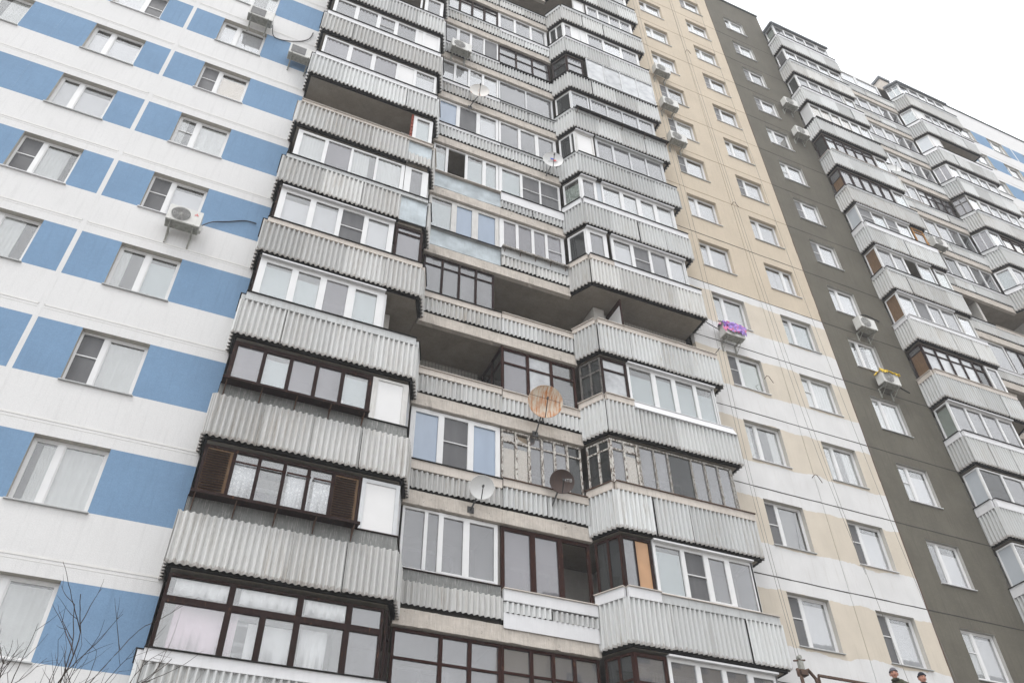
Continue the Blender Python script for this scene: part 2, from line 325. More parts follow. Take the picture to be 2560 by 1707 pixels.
# ------------------------------------------------------------------ ground
g = MB(); g.box(-400, 400, -400, 400, -.5, 0, 'ground'); tag(g.build('ground'), kind='structure')

# ------------------------------------------------------------------ the building
H = 2.8; S0 = 8.75
def S(n): return S0+H*n
BLD = empty('apartment_building', 'tall panel apartment block with stacked corrugated balconies between blue, beige and dark grey walls', 'building')
ZTOP = 49.82
core = MB()          # carcass behind the panels
core.box(-20, 47.9, 1.72, 14, 0, 48.4, 'inner')
core.box(-20, -.12, .26, 1.72, 0, 48.9, 'dark')  # dimness of the rooms behind the windows, put into a near-black colour
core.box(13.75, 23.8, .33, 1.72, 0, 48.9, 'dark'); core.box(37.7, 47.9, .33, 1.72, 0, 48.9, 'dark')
core.build('wall', BLD)

# --- wall panels with window openings
W0, W1 = 1.0, 2.44     # window opening above seam level
def panel(x0, x1, n, wx, low, mid, rv, proud=0.0, gap=.010):
    """one storey-high facade panel, window opening wx=(a,b) or None"""
    z0, z1 = S(n)+.012, S(n+1)-.012
    if n == 13: z1 = ZTOP
    x0 += gap; x1 -= gap; b = MB(); T = .16
    y0 = -proud; y1 = T
    xs = [x0, x1] if wx is None else [x0, wx[0], wx[1], x1]
    zb, zt = S(n)+W0, S(n)+W1
    zs = [z0, zb, zt, z1]
    for j in range(3):
        for i in range(len(xs)-1):
            if wx and j == 1 and i == 1: continue
            b.quad((xs[i], y0, zs[j]), (xs[i+1], y0, zs[j]), (xs[i+1], y0, zs[j+1]), (xs[i], y0, zs[j+1]), mid if j == 1 else low)
    for (a, c) in (((x0, z0), (x1, z0)), ((x1, z0), (x1, z1)), ((x1, z1), (x0, z1)), ((x0, z1), (x0, z0))):
        b.quad((a[0], y0, a[1]), (a[0], y1, a[1]), (c[0], y1, c[1]), (c[0], y0, c[1]), low)
    if wx:
        a0, a1 = wx
        for (a, c) in (((a0, zb), (a1, zb)), ((a1, zb), (a1, zt)), ((a1, zt), (a0, zt)), ((a0, zt), (a0, zb))):
            b.quad((a[0], y0, a[1]), (c[0], y0, c[1]), (c[0], y1, c[1]), (a[0], y1, a[1]), rv)
    b.build('wall_panel', BLD)
def wall_window(x0, x1, n, kinds, frame='fw', split=.4, bars=(), sill='wtrim', yp=.12):
    """frame mesh + panes + sill; kinds = material letters per sash"""
    z0, z1 = S(n)+W0, S(n)+W1; F = Facet((x0, 0), (x1, 0)); L = x1-x0
    f = MB(); fw = .055
    f.fb(F, .004, L-.004, -yp-.05, -yp, z0+.004, z0+fw+.015, frame); f.fb(F, .004, L-.004, -yp-.05, -yp, z1-fw, z1-.004, frame)
    f.fb(F, .004, fw, -yp-.05, -yp, z0+fw+.015, z1-fw, frame); f.fb(F, L-fw, L-.004, -yp-.05, -yp, z0+fw+.015, z1-fw, frame)
    xm = L*split; f.fb(F, xm-.055, xm+.055, -yp-.05, -yp+.004, z0+fw+.015, z1-fw, frame)
    cells = [(fw, xm-.055), (xm+.055, L-fw)]
    for i, (a, c) in enumerate(cells):      # sash profile
        if kinds[i] != 's':
            q = .028
            f.fb(F, a, a+q, -yp-.04, -yp-.012, z0+fw+.015, z1-fw, frame); f.fb(F, c-q, c, -yp-.04, -yp-.012, z0+fw+.015, z1-fw, frame)
            f.fb(F, a+q, c-q, -yp-.04, -yp-.012, z1-fw-q, z1-fw, frame); f.fb(F, a+q, c-q, -yp-.04, -yp-.012, z0+fw+.015, z0+fw+.015+q, frame)
        if i in bars:
            zz = z0+(z1-z0)*rng.choice((.5, .53, .56)); f.fb(F, a, c, -yp-.03, -yp-.004, zz-.013, zz+.013, frame)
    fo = f.build('window', BLD)
    for i, (a, c) in enumerate(cells):
        p = MB(); k = kinds[i]
        if k == 'g': k = 'c' if rng.random() < .75 else 'v'
        if k == 'd': k = 'wd'
        if k in BLK: blind(fo, F, a+.002, c-.002, z0+fw+.018, z1-fw-.002, -yp-.052, k, True); k = 'v'
        p.fb(F, a+.001, c-.001, -yp-.037, -yp-.025-.0, z0+fw+.016, z1-fw-.001, k); p.build('pane', fo)
    s = MB(); s.fb(F, -.03, L+.03, -.10, .05, z0-.028, z0-.006, sill); s.build('sill', fo)
    return fo
NMIN = -2
WINS = {}
def kinds_for(tagc, n):
    r = rng.random()
    if r < .40: return ('s', rng.choice('gw'), (0,))
    if r < .55: return ('w', 'w', ())
    if r < .8: return ('g', 'g', ())
    return ('g', rng.choice('gw'), rng.choice(((0,), ())))
fixed = {('B', -1): ('g', 'c', ()), ('B', 0): ('c', 'c', ()), ('B', 1): ('s', 'c', (0,)), ('B', 2): ('g', 't', ()), ('B', 3): ('s', 'w', (0,)), ('B', 4): ('c', 'c', (0,)), ('B', 5): ('s', 'e', (0,)), ('B', 6): ('w', 'w', ()),
         ('A', 4): ('w', 'w', ()), ('A', 5): ('w', 'w', ()), ('A', 3): ('s', 'c', (0,)), ('A', 6): ('w', 's', (1,)), ('A', 2): ('c', 'c', ()),
         ('C', 3): ('s', 'y', (0,)), ('C', 2): ('g', 'g', ()), ('C', 1): ('s', 'g', (0,)), ('C', 0): ('s', 'w', (0,)), ('C', 4): ('x', 'x', ()), ('D', 0): ('s', 'w', (0,)), ('D', 1): ('s', 'w', (0,)), ('D', 2): ('g', 'c', ()), ('D', 3): ('g', 'c', (0,)), ('D', 4): ('t', 't', ()), ('D', 5): ('w', 'w', ()),
         ('E', 1): ('g', 'w', ()), ('E', 0): ('g', 'w', (0,)), ('E', -1): ('c', 'w', ())}
def seam_run(x0, x1, n, k, xj=None):
    b = MB(); z = S(n); pts = []
    x = x0
    if k == 'seamw':
        b.box(x0, x1, -.007, .02, z-.030, z+.014, k); b.box(x0, x1, -.004, .02, z-.10, z-.088, k)
    else:
        N = max(2, int((x1-x0)/.45)); pr = 0
        for i in range(N):
            a = x0+(x1-x0)*i/N; c = x0+(x1-x0)*(i+1)/N; q = rng.uniform(-.008, .008); t = rng.uniform(.010, .017)
            b.hexa([(a, -.006, z+pr-t), (c, -.006, z+q-t), (c, .02, z+q-t), (a, .02, z+pr-t), (a, -.006, z+pr+t), (c, -.006, z+q+t), (c, .02, z+q+t), (a, .02, z+pr+t)], k); pr = q
    b.build('panel_joint', BLD)
BAYS = [  # x0,x1,window, low, mid, seam, id
 (-14.3, -10.2, None, 'white', 'white', 'seamw', 'Y'), (-10.2, -7.02, (-9.2, -7.86), 'white', 'blue', 'seamw', 'C'), (-7.02, -4.09, (-6.2, -4.81), 'white', 'blue', 'seamw', 'A'),
 (-3.98, -.05, (-3.09, -1.70), 'white', 'blue', 'seamw', 'B'),
 (13.66, 17.10, (14.87, 16.26), 'BE', 'BE', 'seamd', 'C'), (17.10, 19.90, (17.85, 19.23), 'BE', 'BE', 'seamd', 'D'),
 (19.90, 23.88, (20.92, 22.27), 'grey', 'grey', 'seamd', 'E'),
 (37.6, 41.05, (38.82, 40.21), 'white', 'blue', 'seamw', 'C'), (41.05, 43.8, (41.6, 43.0), 'white', 'blue', 'seamw', 'D'), (43.9, 47.85, (44.95, 46.3), 'white', 'blue', 'seamw', 'B')]
for (x0, x1, wx, low, mid, seam, bid) in BAYS:
    for n in range(-3, 14):
        vis = any(seen(x, 0, z) for x in (x0, x1) for z in (S(n), S(n+1)))
        lo_, mi_ = low, mid
        if low == 'BE': lo_ = mi_ = 'beige' if n >= 5 else 'band'
        panel(x0, x1, n, wx if (wx and vis) else None, lo_, mi_, {'grey': 'revealg', 'beige': 'beige'}.get(lo_, 'reveal'), gap=.0005 if low == 'white' else .010)
        if vis:
            k = seam
            if low == 'BE' and n > 6: k = 'seamb'
            seam_run(x0+.011, x1-.011, n, k)
            if wx:
                kk = fixed.get((bid, n)) if x0 < 24 else None
                kk = kk or kinds_for(bid, n)
                sp = .38 if bid in 'ABE' else .36
                if (bid, n) in (('B', 2),): sp = .47
                if (bid, n) == ('A', 6): sp = .6
                if (bid, n) == ('D', 5): sp = .66
                wall_window(wx[0], wx[1], n, kk[:2], 'fw', sp, kk[2], 'wtrim' if rng.random() < .5 else 'ptrim', .13 if x0 < 19.9 else .10)
        # vertical joints
v = MB(); v.box(-4.0895, -3.9805, -.002, .1, 0, ZTOP, 'white'); v.build('expansion_joint', BLD)
v = MB(); v.box(43.8005, 43.8995, -.002, .1, 0, ZTOP, 'white'); v.build('expansion_joint', BLD)
v = MB()
for i in range(60): v.box(19.885+rng.uniform(-.01, .01), 19.915+rng.uniform(-.004, .012), -.007, .05, i*ZTOP/60, (i+1)*ZTOP/60, 'hook')
v.build('expansion_joint', BLD)
# roof edge
for a, c in ((-14.3, -.05), (13.66, 23.88), (37.6, 47.85)):
    v = MB(); v.box(a-.02, c+.02, -.07, .3, ZTOP+.002, ZTOP+.09, 'roof'); v.build('roof_edge', BLD)
    v = MB(); v.box(a, c, .161, .34, 48.0, ZTOP, 'reveal'); v.build('roof_parapet', BLD)
v = MB(); v.box(-14.3, 47.85, .34, 14, 48.41, 48.6, 'roof'); v.box(-.05, 13.66, 1.45, 1.71, 47.5, 48.4, 'beige'); v.box(23.88, 37.6, 1.45, 1.71, 47.5, 48.4, 'white'); v.build('roof', BLD)
v = MB(); v.box(37.0, 37.8, 1.75, 5.6, 48.61, 54.5, 'conc'); v.box(36.9, 37.9, 1.65, 5.7, 54.501, 54.75, 'roof'); v.build('roof_house', BLD)

# --- balcony kit
def corr(parent, F, u0, u1, z0, z1, d=.03, amp=.035, wl=.128, name='corrugated_sheet', seg=6, lean=0.0):
    me = MB(); th = .008
    n = max(2, int((u1-u0)/wl*seg)); ph = rng.uniform(0, 6.28); tl = rng.uniform(-.008, .008); vs_ = []; jz = rng.uniform(-.012, .012); sh = rng.uniform(-.006, .006)
    P = []
    for i in range(n+1):
        u = u0+(u1-u0)*i/n; c = math.cos(2*math.pi*u/wl+ph); c = math.copysign(abs(c)**.8, c)
        dd = d+amp*(1+c)+sh; zz = (u-u0)/(u1-u0)*tl+jz
        P.append((u, dd, zz))
    i0 = 0; mi = me.mi('corr')
    for (u, dd, zz) in P:
        me.v += [tuple(F.p(u, dd, z0+zz)), tuple(F.p(u, dd-lean, z1+zz)), tuple(F.p(u, dd-th-lean, z1+zz)), tuple(F.p(u, dd-th, z0+zz))]
    for i in range(n):
        a = i*4; c = a+4
        for j in range(4):
            me.f.append((a+j, c+j, c+(j+1) % 4, a+(j+1) % 4)); me.m.append(mi)
    me.f += [(0, 1, 2, 3), (n*4+3, n*4+2, n*4+1, n*4)]; me.m += [mi, mi]
    o = me.build(name, parent); q = TINT[0]; f = rng.uniform(.96, 1.03); o.color = (q[0]*f, q[1]*f, q[2]*f, q[3]*rng.uniform(.8, 1.1)); return o
TINT = [(1, 1, 1, .8)]      # age and grime of the sheets differ from owner to owner
def tint(warm):
    v = rng.uniform(.90, 1.02); k = rng.uniform(.965, .985) if warm else rng.uniform(.995, 1.012)
    TINT[0] = (v, v*(1+k)/2, v*k, rng.uniform(.8, 1) if warm else rng.uniform(.3, .8))
def sheets(parent, F, u0, u1, z0, z1, wd=1.12, **k):
    L = u1-u0; n = max(1, round(L/wd))
    for i in range(n):
        corr(parent, F, u0+L*i/n+(.002 if i else 0), u0+L*(i+1)/n, z0, z1, k.get('d', .03)+(.004 if i % 2 else 0), seg=k.get('seg', 6))
def cap(parent, F, u0, u1, z0, z1, k='ptrim', d=.03, top='dtrim', proud=.07, lean=.0):
    if k != 'stuc' and k != 'galv':      # tin folded over the crests of the sheets: the troughs stay open below it
        if d < .05: d = .098
        z0 += .055
    else: d = -.02
    b = MB(); b.fb(F, u0, u1, d-.10, d, z0, z1, k, lean); b.build('parapet_cap', parent)
    b = MB(); b.fb(F, u0-.01, u1+.01, d-.16-lean, d+min(proud, .035)-lean, z1+.001, z1+.022, top); b.build('sill', parent)
def shelf(parent, F, u0, u1, z, k='dtrim', out=.26):
    b = MB(); b.fb(F, u0, u1, -.08, out, z, z+.03, k); b.fb(F, u0, u1, out-.03, out+.004, z-.035, z-.001, k)
    n = 5
    for i in range(n):
        u = u0+.1+(u1-u0-.2)*i/(n-1); q = F
        b.tube([q.p(u, out-.03, z-.01), q.p(u, .0, z-.30)], .013, 'hook', 4); b.fb(q, u-.012, u+.012, .0, .02, z-.3, z-.001, 'hook')
    b.build('shelf', parent)
def glaze(parent, F, u0, u1, z0, z1, frame, cells, trans=None, fw=.05, d=-.06, mull=None, head=None, wide=0, split_top=True, bars=''):
    """cells: string tokens 'g1.2' kind+relative width; uppercase/lower = material; 'D' open.
       trans: transom as a fraction of the height; bars: indices whose pane carries a middle bar"""
    toks = cells.split(); ks = [t[0] for t in toks]; ws = [float(t[1:]) if len(t) > 1 else 1. for t in toks]; tw = sum(ws)
    mull = mull or fw; f = MB(); L = u1-u0
    f.fb(F, u0, u1, d-.05, d, z0, z0+fw, frame); f.fb(F, u0, u1, d-.05, d, z1-fw, z1, frame)
    f.fb(F, u0, u0+fw+wide, d-.05, d, z0+fw, z1-fw, frame); f.fb(F, u1-fw-wide, u1, d-.05, d, z0+fw, z1-fw, frame)
    a0, a1 = u0+fw+wide, u1-fw-wide; x = a0; span = a1-a0; spans = []
    for i, w_ in enumerate(ws):
        x2 = x+span*w_/tw; l = x+(mull/2 if i else 0); r_ = x2-(mull/2 if i < len(ws)-1 else 0); spans.append((l, r_))
        if i < len(ws)-1: f.fb(F, r_, r_+mull, d-.052, d+.006, z0+fw, z1-fw, frame)
        x = x2
    zt = z0+(z1-z0)*trans if trans else None
    if trans:
        for (l, r_) in spans: f.fb(F, l, r_, d-.045, d-.004, zt-fw*.4, zt+fw*.4, frame)
    for ch in bars:
        l, r_ = spans[int(ch)]; zz = z0+(z1-z0)*.5; f.fb(F, l, r_, d-.02, d+.002, zz-.012, zz+.012, 'fw')
    fo = f.build('window_frame', parent)
    if head: 
        h = MB(); h.fb(F, u0, u1, d-.04, d+.10, z1+.001, z1+.045, head); h.build('head_trim', parent)
    for (l, r_), k in zip(spans, ks):
        if k == 'D': continue
        for (a, b) in (((z0+fw, z1-fw),) if not trans else ((z0+fw, zt-fw*.4), (zt+fw*.4, z1-fw))):
            p = MB(); q = .0
            kk = k
            dd = d-.034 if k not in 'pPWT' else d-.02
            if trans and a > z0+fw and k in 'oTW': kk = 'g'
            if kk in BLK: blind(parent, F, l+.002, r_-.002, a+.002, b-.002, dd-.035, kk, True); kk = 'v'
            p.fb(F, l+.001, r_-.001, dd-.006, dd, a+.001, b-.001, kk)
            p.build('panel' if k in 'pPWT' else 'pane', parent)
            if k in 'gltwcbyxeZ' and frame in ('fw', 'fa', 'fo') and (r_-l) > .3 and rng.random() < .45:  # inner sash
                s_ = MB(); e = .035
                s_.fb(F, l, l+e, d-.03, d+.004, a, b, frame); s_.fb(F, r_-e, r_, d-.03, d+.004, a, b, frame)
                s_.fb(F, l+e, r_-e, d-.03, d+.004, a, a+e, frame); s_.fb(F, l+e, r_-e, d-.03, d+.004, b-e, b, frame); s_.build('sash', parent)
    return fo
def facets(X0):
    P = [(X0, 0), (X0, -.72), (X0+4.17, -.72), (X0+4.45, 0), (X0+6.83, 0), (X0+9.18, 0), (X0+9.57, -.72), (X0+13.70, -.72), (X0+13.70, 0)]
    names = ['Ls', 'L', 'Lc', 'Ma', 'Mb', 'Rc', 'R', 'Rs']
    return {nm: Facet(P[i], P[i+1]) for i, nm in enumerate(names)}

GT = 2.62   # top of glazing above S
def slab_a(X0, n):
    z = S(n); b = MB()
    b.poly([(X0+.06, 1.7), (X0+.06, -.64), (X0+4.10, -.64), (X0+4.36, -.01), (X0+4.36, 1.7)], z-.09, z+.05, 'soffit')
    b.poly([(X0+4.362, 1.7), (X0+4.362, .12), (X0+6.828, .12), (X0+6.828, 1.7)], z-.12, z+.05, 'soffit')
    return b
def beam(bal, X0, a, c, n):
    """exposed front edge of the middle slab, chipped along its lower edge"""
    b = MB(); z = S(n); N = 26; mi = b.mi('conc'); r = random.Random(n*31+int(a*10))
    for i in range(N+1):
        x = X0+a+(c-a)*i/N; chip = max(0, r.gauss(0, .018)); yc = -.035+chip*.8
        b.v += [(x, -.035, z+.20+r.uniform(-.006, .006)), (x, yc, z-.16+chip), (x, .119, z-.16), (x, .119, z+.20)]
    for i in range(N):
        p = i*4; q = p+4
        for j in range(4): b.f.append((p+j, q+j, q+(j+1) % 4, p+(j+1) % 4)); b.m.append(mi)
    b.f += [(0, 1, 2, 3), (N*4+3, N*4+2, N*4+1, N*4)]; b.m += [mi, mi]
    b.build('slab_edge', bal)
def slab_b(X0, n):
    z = S(n); b = MB()
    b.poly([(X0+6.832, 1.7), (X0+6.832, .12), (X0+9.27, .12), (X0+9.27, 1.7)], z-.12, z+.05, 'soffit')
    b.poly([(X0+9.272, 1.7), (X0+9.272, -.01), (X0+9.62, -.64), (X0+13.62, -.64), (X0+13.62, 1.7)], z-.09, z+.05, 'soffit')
    return b
BACKING = .05
def para(bal, F, u0, u1, n, kind='corr', lo=None, hi=None, seg=6, flip=False):
    """cladding of one parapet facet; kind corr/galv; lo/hi relative to S"""
    z = S(n)
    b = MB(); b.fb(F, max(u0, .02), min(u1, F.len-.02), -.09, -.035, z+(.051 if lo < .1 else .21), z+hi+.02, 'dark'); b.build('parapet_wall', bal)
    if kind == 'corr': sheets(bal, F, u0, u1, z+lo, z+hi, seg=seg)
    if lo < .1 and kind == 'corr': b = MB(); b.fb(F, max(u0, .03), min(u1, F.len-.03), -.07, .012, z-.085, z+.05, 'dtrim'); b.build('shade_strip', bal)  # near-black strip: the shade below the sheet bottoms, put in as colour
    if kind == 'galv':
        N = max(1, round((u1-u0)/1.0))
        for i in range(N):
            p = MB(); a = u0+(u1-u0)*i/N; c = u0+(u1-u0)*(i+1)/N; e = rng.uniform(-.015, .015)
            p.hexa([F.p(a, .03, z+lo+e), F.p(c, .034, z+lo-e), F.p(c, .0, z+lo-e), F.p(a, .0, z+lo+e), F.p(a, .036, z+hi), F.p(c, .03, z+hi), F.p(c, .0, z+hi), F.p(a, .0, z+hi)], 'galv'); p.build('metal_sheet', bal)
BAL = {}
def half_a(X0, n, sp, seg=6, side=False):
    """left balcony of a storey: projecting left block + left half of the recessed middle"""
    tint(X0 < 10 and 0 <= n <= 5 or rng.random() < .3)
    FF = facets(X0); z = S(n)
    bal = slab_a(X0, n).build('balcony', BLD); BAL[(X0 > 10, 'a', n)] = bal
    beam(bal, X0, 4.4, 6.828, n)
    bt = sp.get('btop', 1.0); mt = sp.get('mtop', .80); mlo = sp.get('mlo', .26)
    para(bal, FF['Ls'], .0, .79, n, 'corr', -.05, bt, seg); para(bal, FF['L'], -.075, 4.22 if not sp.get('galvL') else sp['galvL'], n, 'corr', -.05, bt, seg)
    if sp.get('galvL'):
        if sp.get('galvlo'): sheets(bal, FF['L'], sp['galvL'], 4.17, z-.05, z+.36, seg=seg); para(bal, FF['L'], sp['galvL'], 4.17, n, 'galv', .36, bt+.05)
        else: para(bal, FF['L'], sp['galvL'], 4.17, n, 'galv', -.02, bt+.05)
    para(bal, FF['Lc'], -.04, FF['Lc'].len, n, 'corr', -.05, bt, seg)
    para(bal, FF['Ma'], .0, 2.378, n, sp.get('mk', 'corr'), mlo, mt, seg)
    ck = sp.get('ck', 'ptrim'); ct = sp.get('ct', 1.2); tp = sp.get('top', 'dtrim')
    cap(bal, FF['L'], 0, 4.17, z+bt-.06, z+ct, ck, .02, tp, sp.get('proud', .05)); cap(bal, FF['Ls'], .03, .70, z+bt-.06, z+ct, ck, .02, tp, .03)
    cap(bal, FF['Lc'], .03, .74, z+bt-.06, z+ct, ck, .02, tp, .03)
    mc = sp.get('mct', mt+.14); cap(bal, FF['Ma'], 0.03, 2.36, z+mt-.04, z+mc, sp.get('mck', ck), .015, sp.get('mtp', tp), .06)
    for (u0, u1, frame, cells, o) in sp.get('L', []):
        o = dict(o); z0 = o.pop('z0', ct+.02); glaze(bal, FF['L'], u0, u1, z+z0, z+o.pop('z1', GT), frame, cells, **o)
    if sp.get('Lc'): 
        fr, cells, o = sp['Lc']; o = dict(o); glaze(bal, FF['Lc'], .08, .72, z+o.pop('z0', ct+.02), z+GT, fr, cells, **o)
    if sp.get('Ls'):
        fr, cells, o = sp['Ls']; o = dict(o); glaze(bal, FF['Ls'], .04, .64, z+o.pop('z0', ct+.02), z+GT, fr, cells, **o)
    if sp.get('shelf'): shelf(bal, FF['L'], sp['shelf'][0], sp['shelf'][1], z+ct, 'fb')
    for (u0, u1, frame, cells, o) in sp.get('M', []):
        o = dict(o); glaze(bal, FF['Ma'], u0, u1, z+mc+.025, z+o.pop('z1', 2.62), frame, cells, **o)
    return bal
def half_b(X0, n, sp, seg=6):
    """right balcony of a storey: right half of the middle + splayed side + projecting right block"""
    tint(rng.random() < .25)
    FF = facets(X0); z = S(n)
    bal = slab_b(X0, n).build('balcony', BLD); BAL[(X0 > 10, 'b', n)] = bal
    beam(bal, X0, 6.832, 9.20, n)
    bt = sp.get('btop', 1.0); mt = sp.get('mtop', .80); mlo = sp.get('mlo', .26)
    para(bal, FF['Mb'], .003, 2.33, n, sp.get('mk', 'corr'), mlo, mt, seg)
    para(bal, FF['Rc'], .02, FF['Rc'].len+.035, n, 'corr', -.05 if not sp.get('rclo') else sp['rclo'], sp.get('rct', bt), seg)
    para(bal, FF['R'], -.035, 4.19, n, sp.get('rk', 'corr'), -.05, bt, seg); para(bal, FF['Rs'], -.06, .72, n, 'corr', -.05, bt, seg)
    ck = sp.get('ck', 'ptrim'); ct = sp.get('ct', 1.2); tp = sp.get('top', 'dtrim'); cu_ = sp.get('cornerx', .86)
    ck2 = sp.get('ck2', ck); ct2 = sp.get('ct2', ct)
    cap(bal, FF['Rc'], .03, .80, z+bt-.06, z+ct, ck, .02, tp, .04); cap(bal, FF['R'], 0.0, cu_, z+bt-.06, z+ct, ck, .02, tp, .04)
    if sp.get('bulge'): cap(bal, FF['R'], cu_+.005, 4.17, z+bt-.12, z+ct2, 'wtrim', .14, 'wtrim', .02, lean=.12)
    else: cap(bal, FF['R'], cu_+.005, 4.15, z+bt-.06, z+ct2, ck2, .022, sp.get('top2', tp), sp.get('proud', .06))
    cap(bal, FF['Rs'], .03, .68, z+bt-.06, z+ct2, ck2, .02, tp, .03)
    mc = sp.get('mct', mt+.14); cap(bal, FF['Mb'], .005, 2.33, z+mt-.04, z+mc, sp.get('mck', ck), .015, sp.get('mtp', tp), .06)
    for (u0, u1, frame, cells, o) in sp.get('M', []):
        o = dict(o); glaze(bal, FF['Mb'], u0, u1, z+mc+.025, z+o.pop('z1', 2.62), frame, cells, **o)
    if sp.get('Rc'):
        fr, cells, o = sp['Rc']; glaze(bal, FF['Rc'], .05, .76, z+ct+.025, z+GT, fr, cells, **o)
    for (u0, u1, frame, cells, o) in sp.get('R', []):
        o = dict(o); glaze(bal, FF['R'], u0, u1, z+o.pop('z0', ct+.025), z+o.pop('z1', GT), frame, cells, **o)
    if sp.get('Rs'):
        fr, cells, o = sp['Rs']; ff = Facet((X0+13.38, -.66), (X0+13.38, 0)); glaze(bal, ff, .0, .64, z+ct2+.025, z+GT, fr, cells, d=0, **o)
    if sp.get('mshelf'): shelf(bal, FF['Mb'], .0, 2.3, z+mc, 'fm', .22)
    if sp.get('rshelf'): shelf(bal, FF['R'], .05, 4.2, z+ct2, sp['rshelf'], .24)
    return bal
# loggia back walls (part of the building)
def loggia_walls(X0, n):
    z0, z1 = S(n)+.051, S(n+1)-.121; b = MB()
    b.box(X0+.06, X0+3.3, .30, .42, z0, z1, 'inner'); b.box(X0+3.3, X0+3.66, .14, 1.5, z0, z1, 'inner')
    tl = 'tile' if n > 1 else 'inner'
    b.box(X0+3.66, X0+6.75, 1.50, 1.62, z0, z1, tl); b.box(X0+6.91, X0+10.06, 1.50, 1.62, z0, z1, tl)
    b.box(X0+10.06, X0+10.44, .14, 1.5, z0, z1, 'inner'); b.box(X0+10.44, X0+13.62, .34, .42, z0, z1, 'tile')
    b.build('loggia_wall', BLD)
    if n not in (2, 3): b = MB(); b.box(X0+6.75, X0+6.91, .16, 1.49, z0, z1, 'inner'); b.build('partition_wall', BLD)
    if n <= 5:
        for (a, c, y) in ((X0+4.9, X0+6.2, 1.5), (X0+7.4, X0+8.8, 1.5), (X0+1.2, X0+2.6, .3), (X0+11, X0+12.4, .34)):
            F = Facet((a, y), (c, y)); f = MB()
            f.fb(F, 0, .07, 0, .03, z0+.8, z1-.25, 'fw'); f.fb(F, c-a-.07, c-a, 0, .03, z0+.8, z1-.25, 'fw'); f.fb(F, .07, c-a-.07, 0, .03, z1-.33, z1-.25, 'fw'); f.fb(F, .07, c-a-.07, 0, .03, z0+.8, z0+.87, 'fw'); f.fb(F, (c-a)*.45, (c-a)*.45+.08, 0, .03, z0+.87, z1-.33, 'fw')
            fo = f.build('window', BLD); p = MB(); p.fb(F, .07, c-a-.07, .001, .012, z0+.87, z1-.33, 'wd'); p.build('pane', fo)

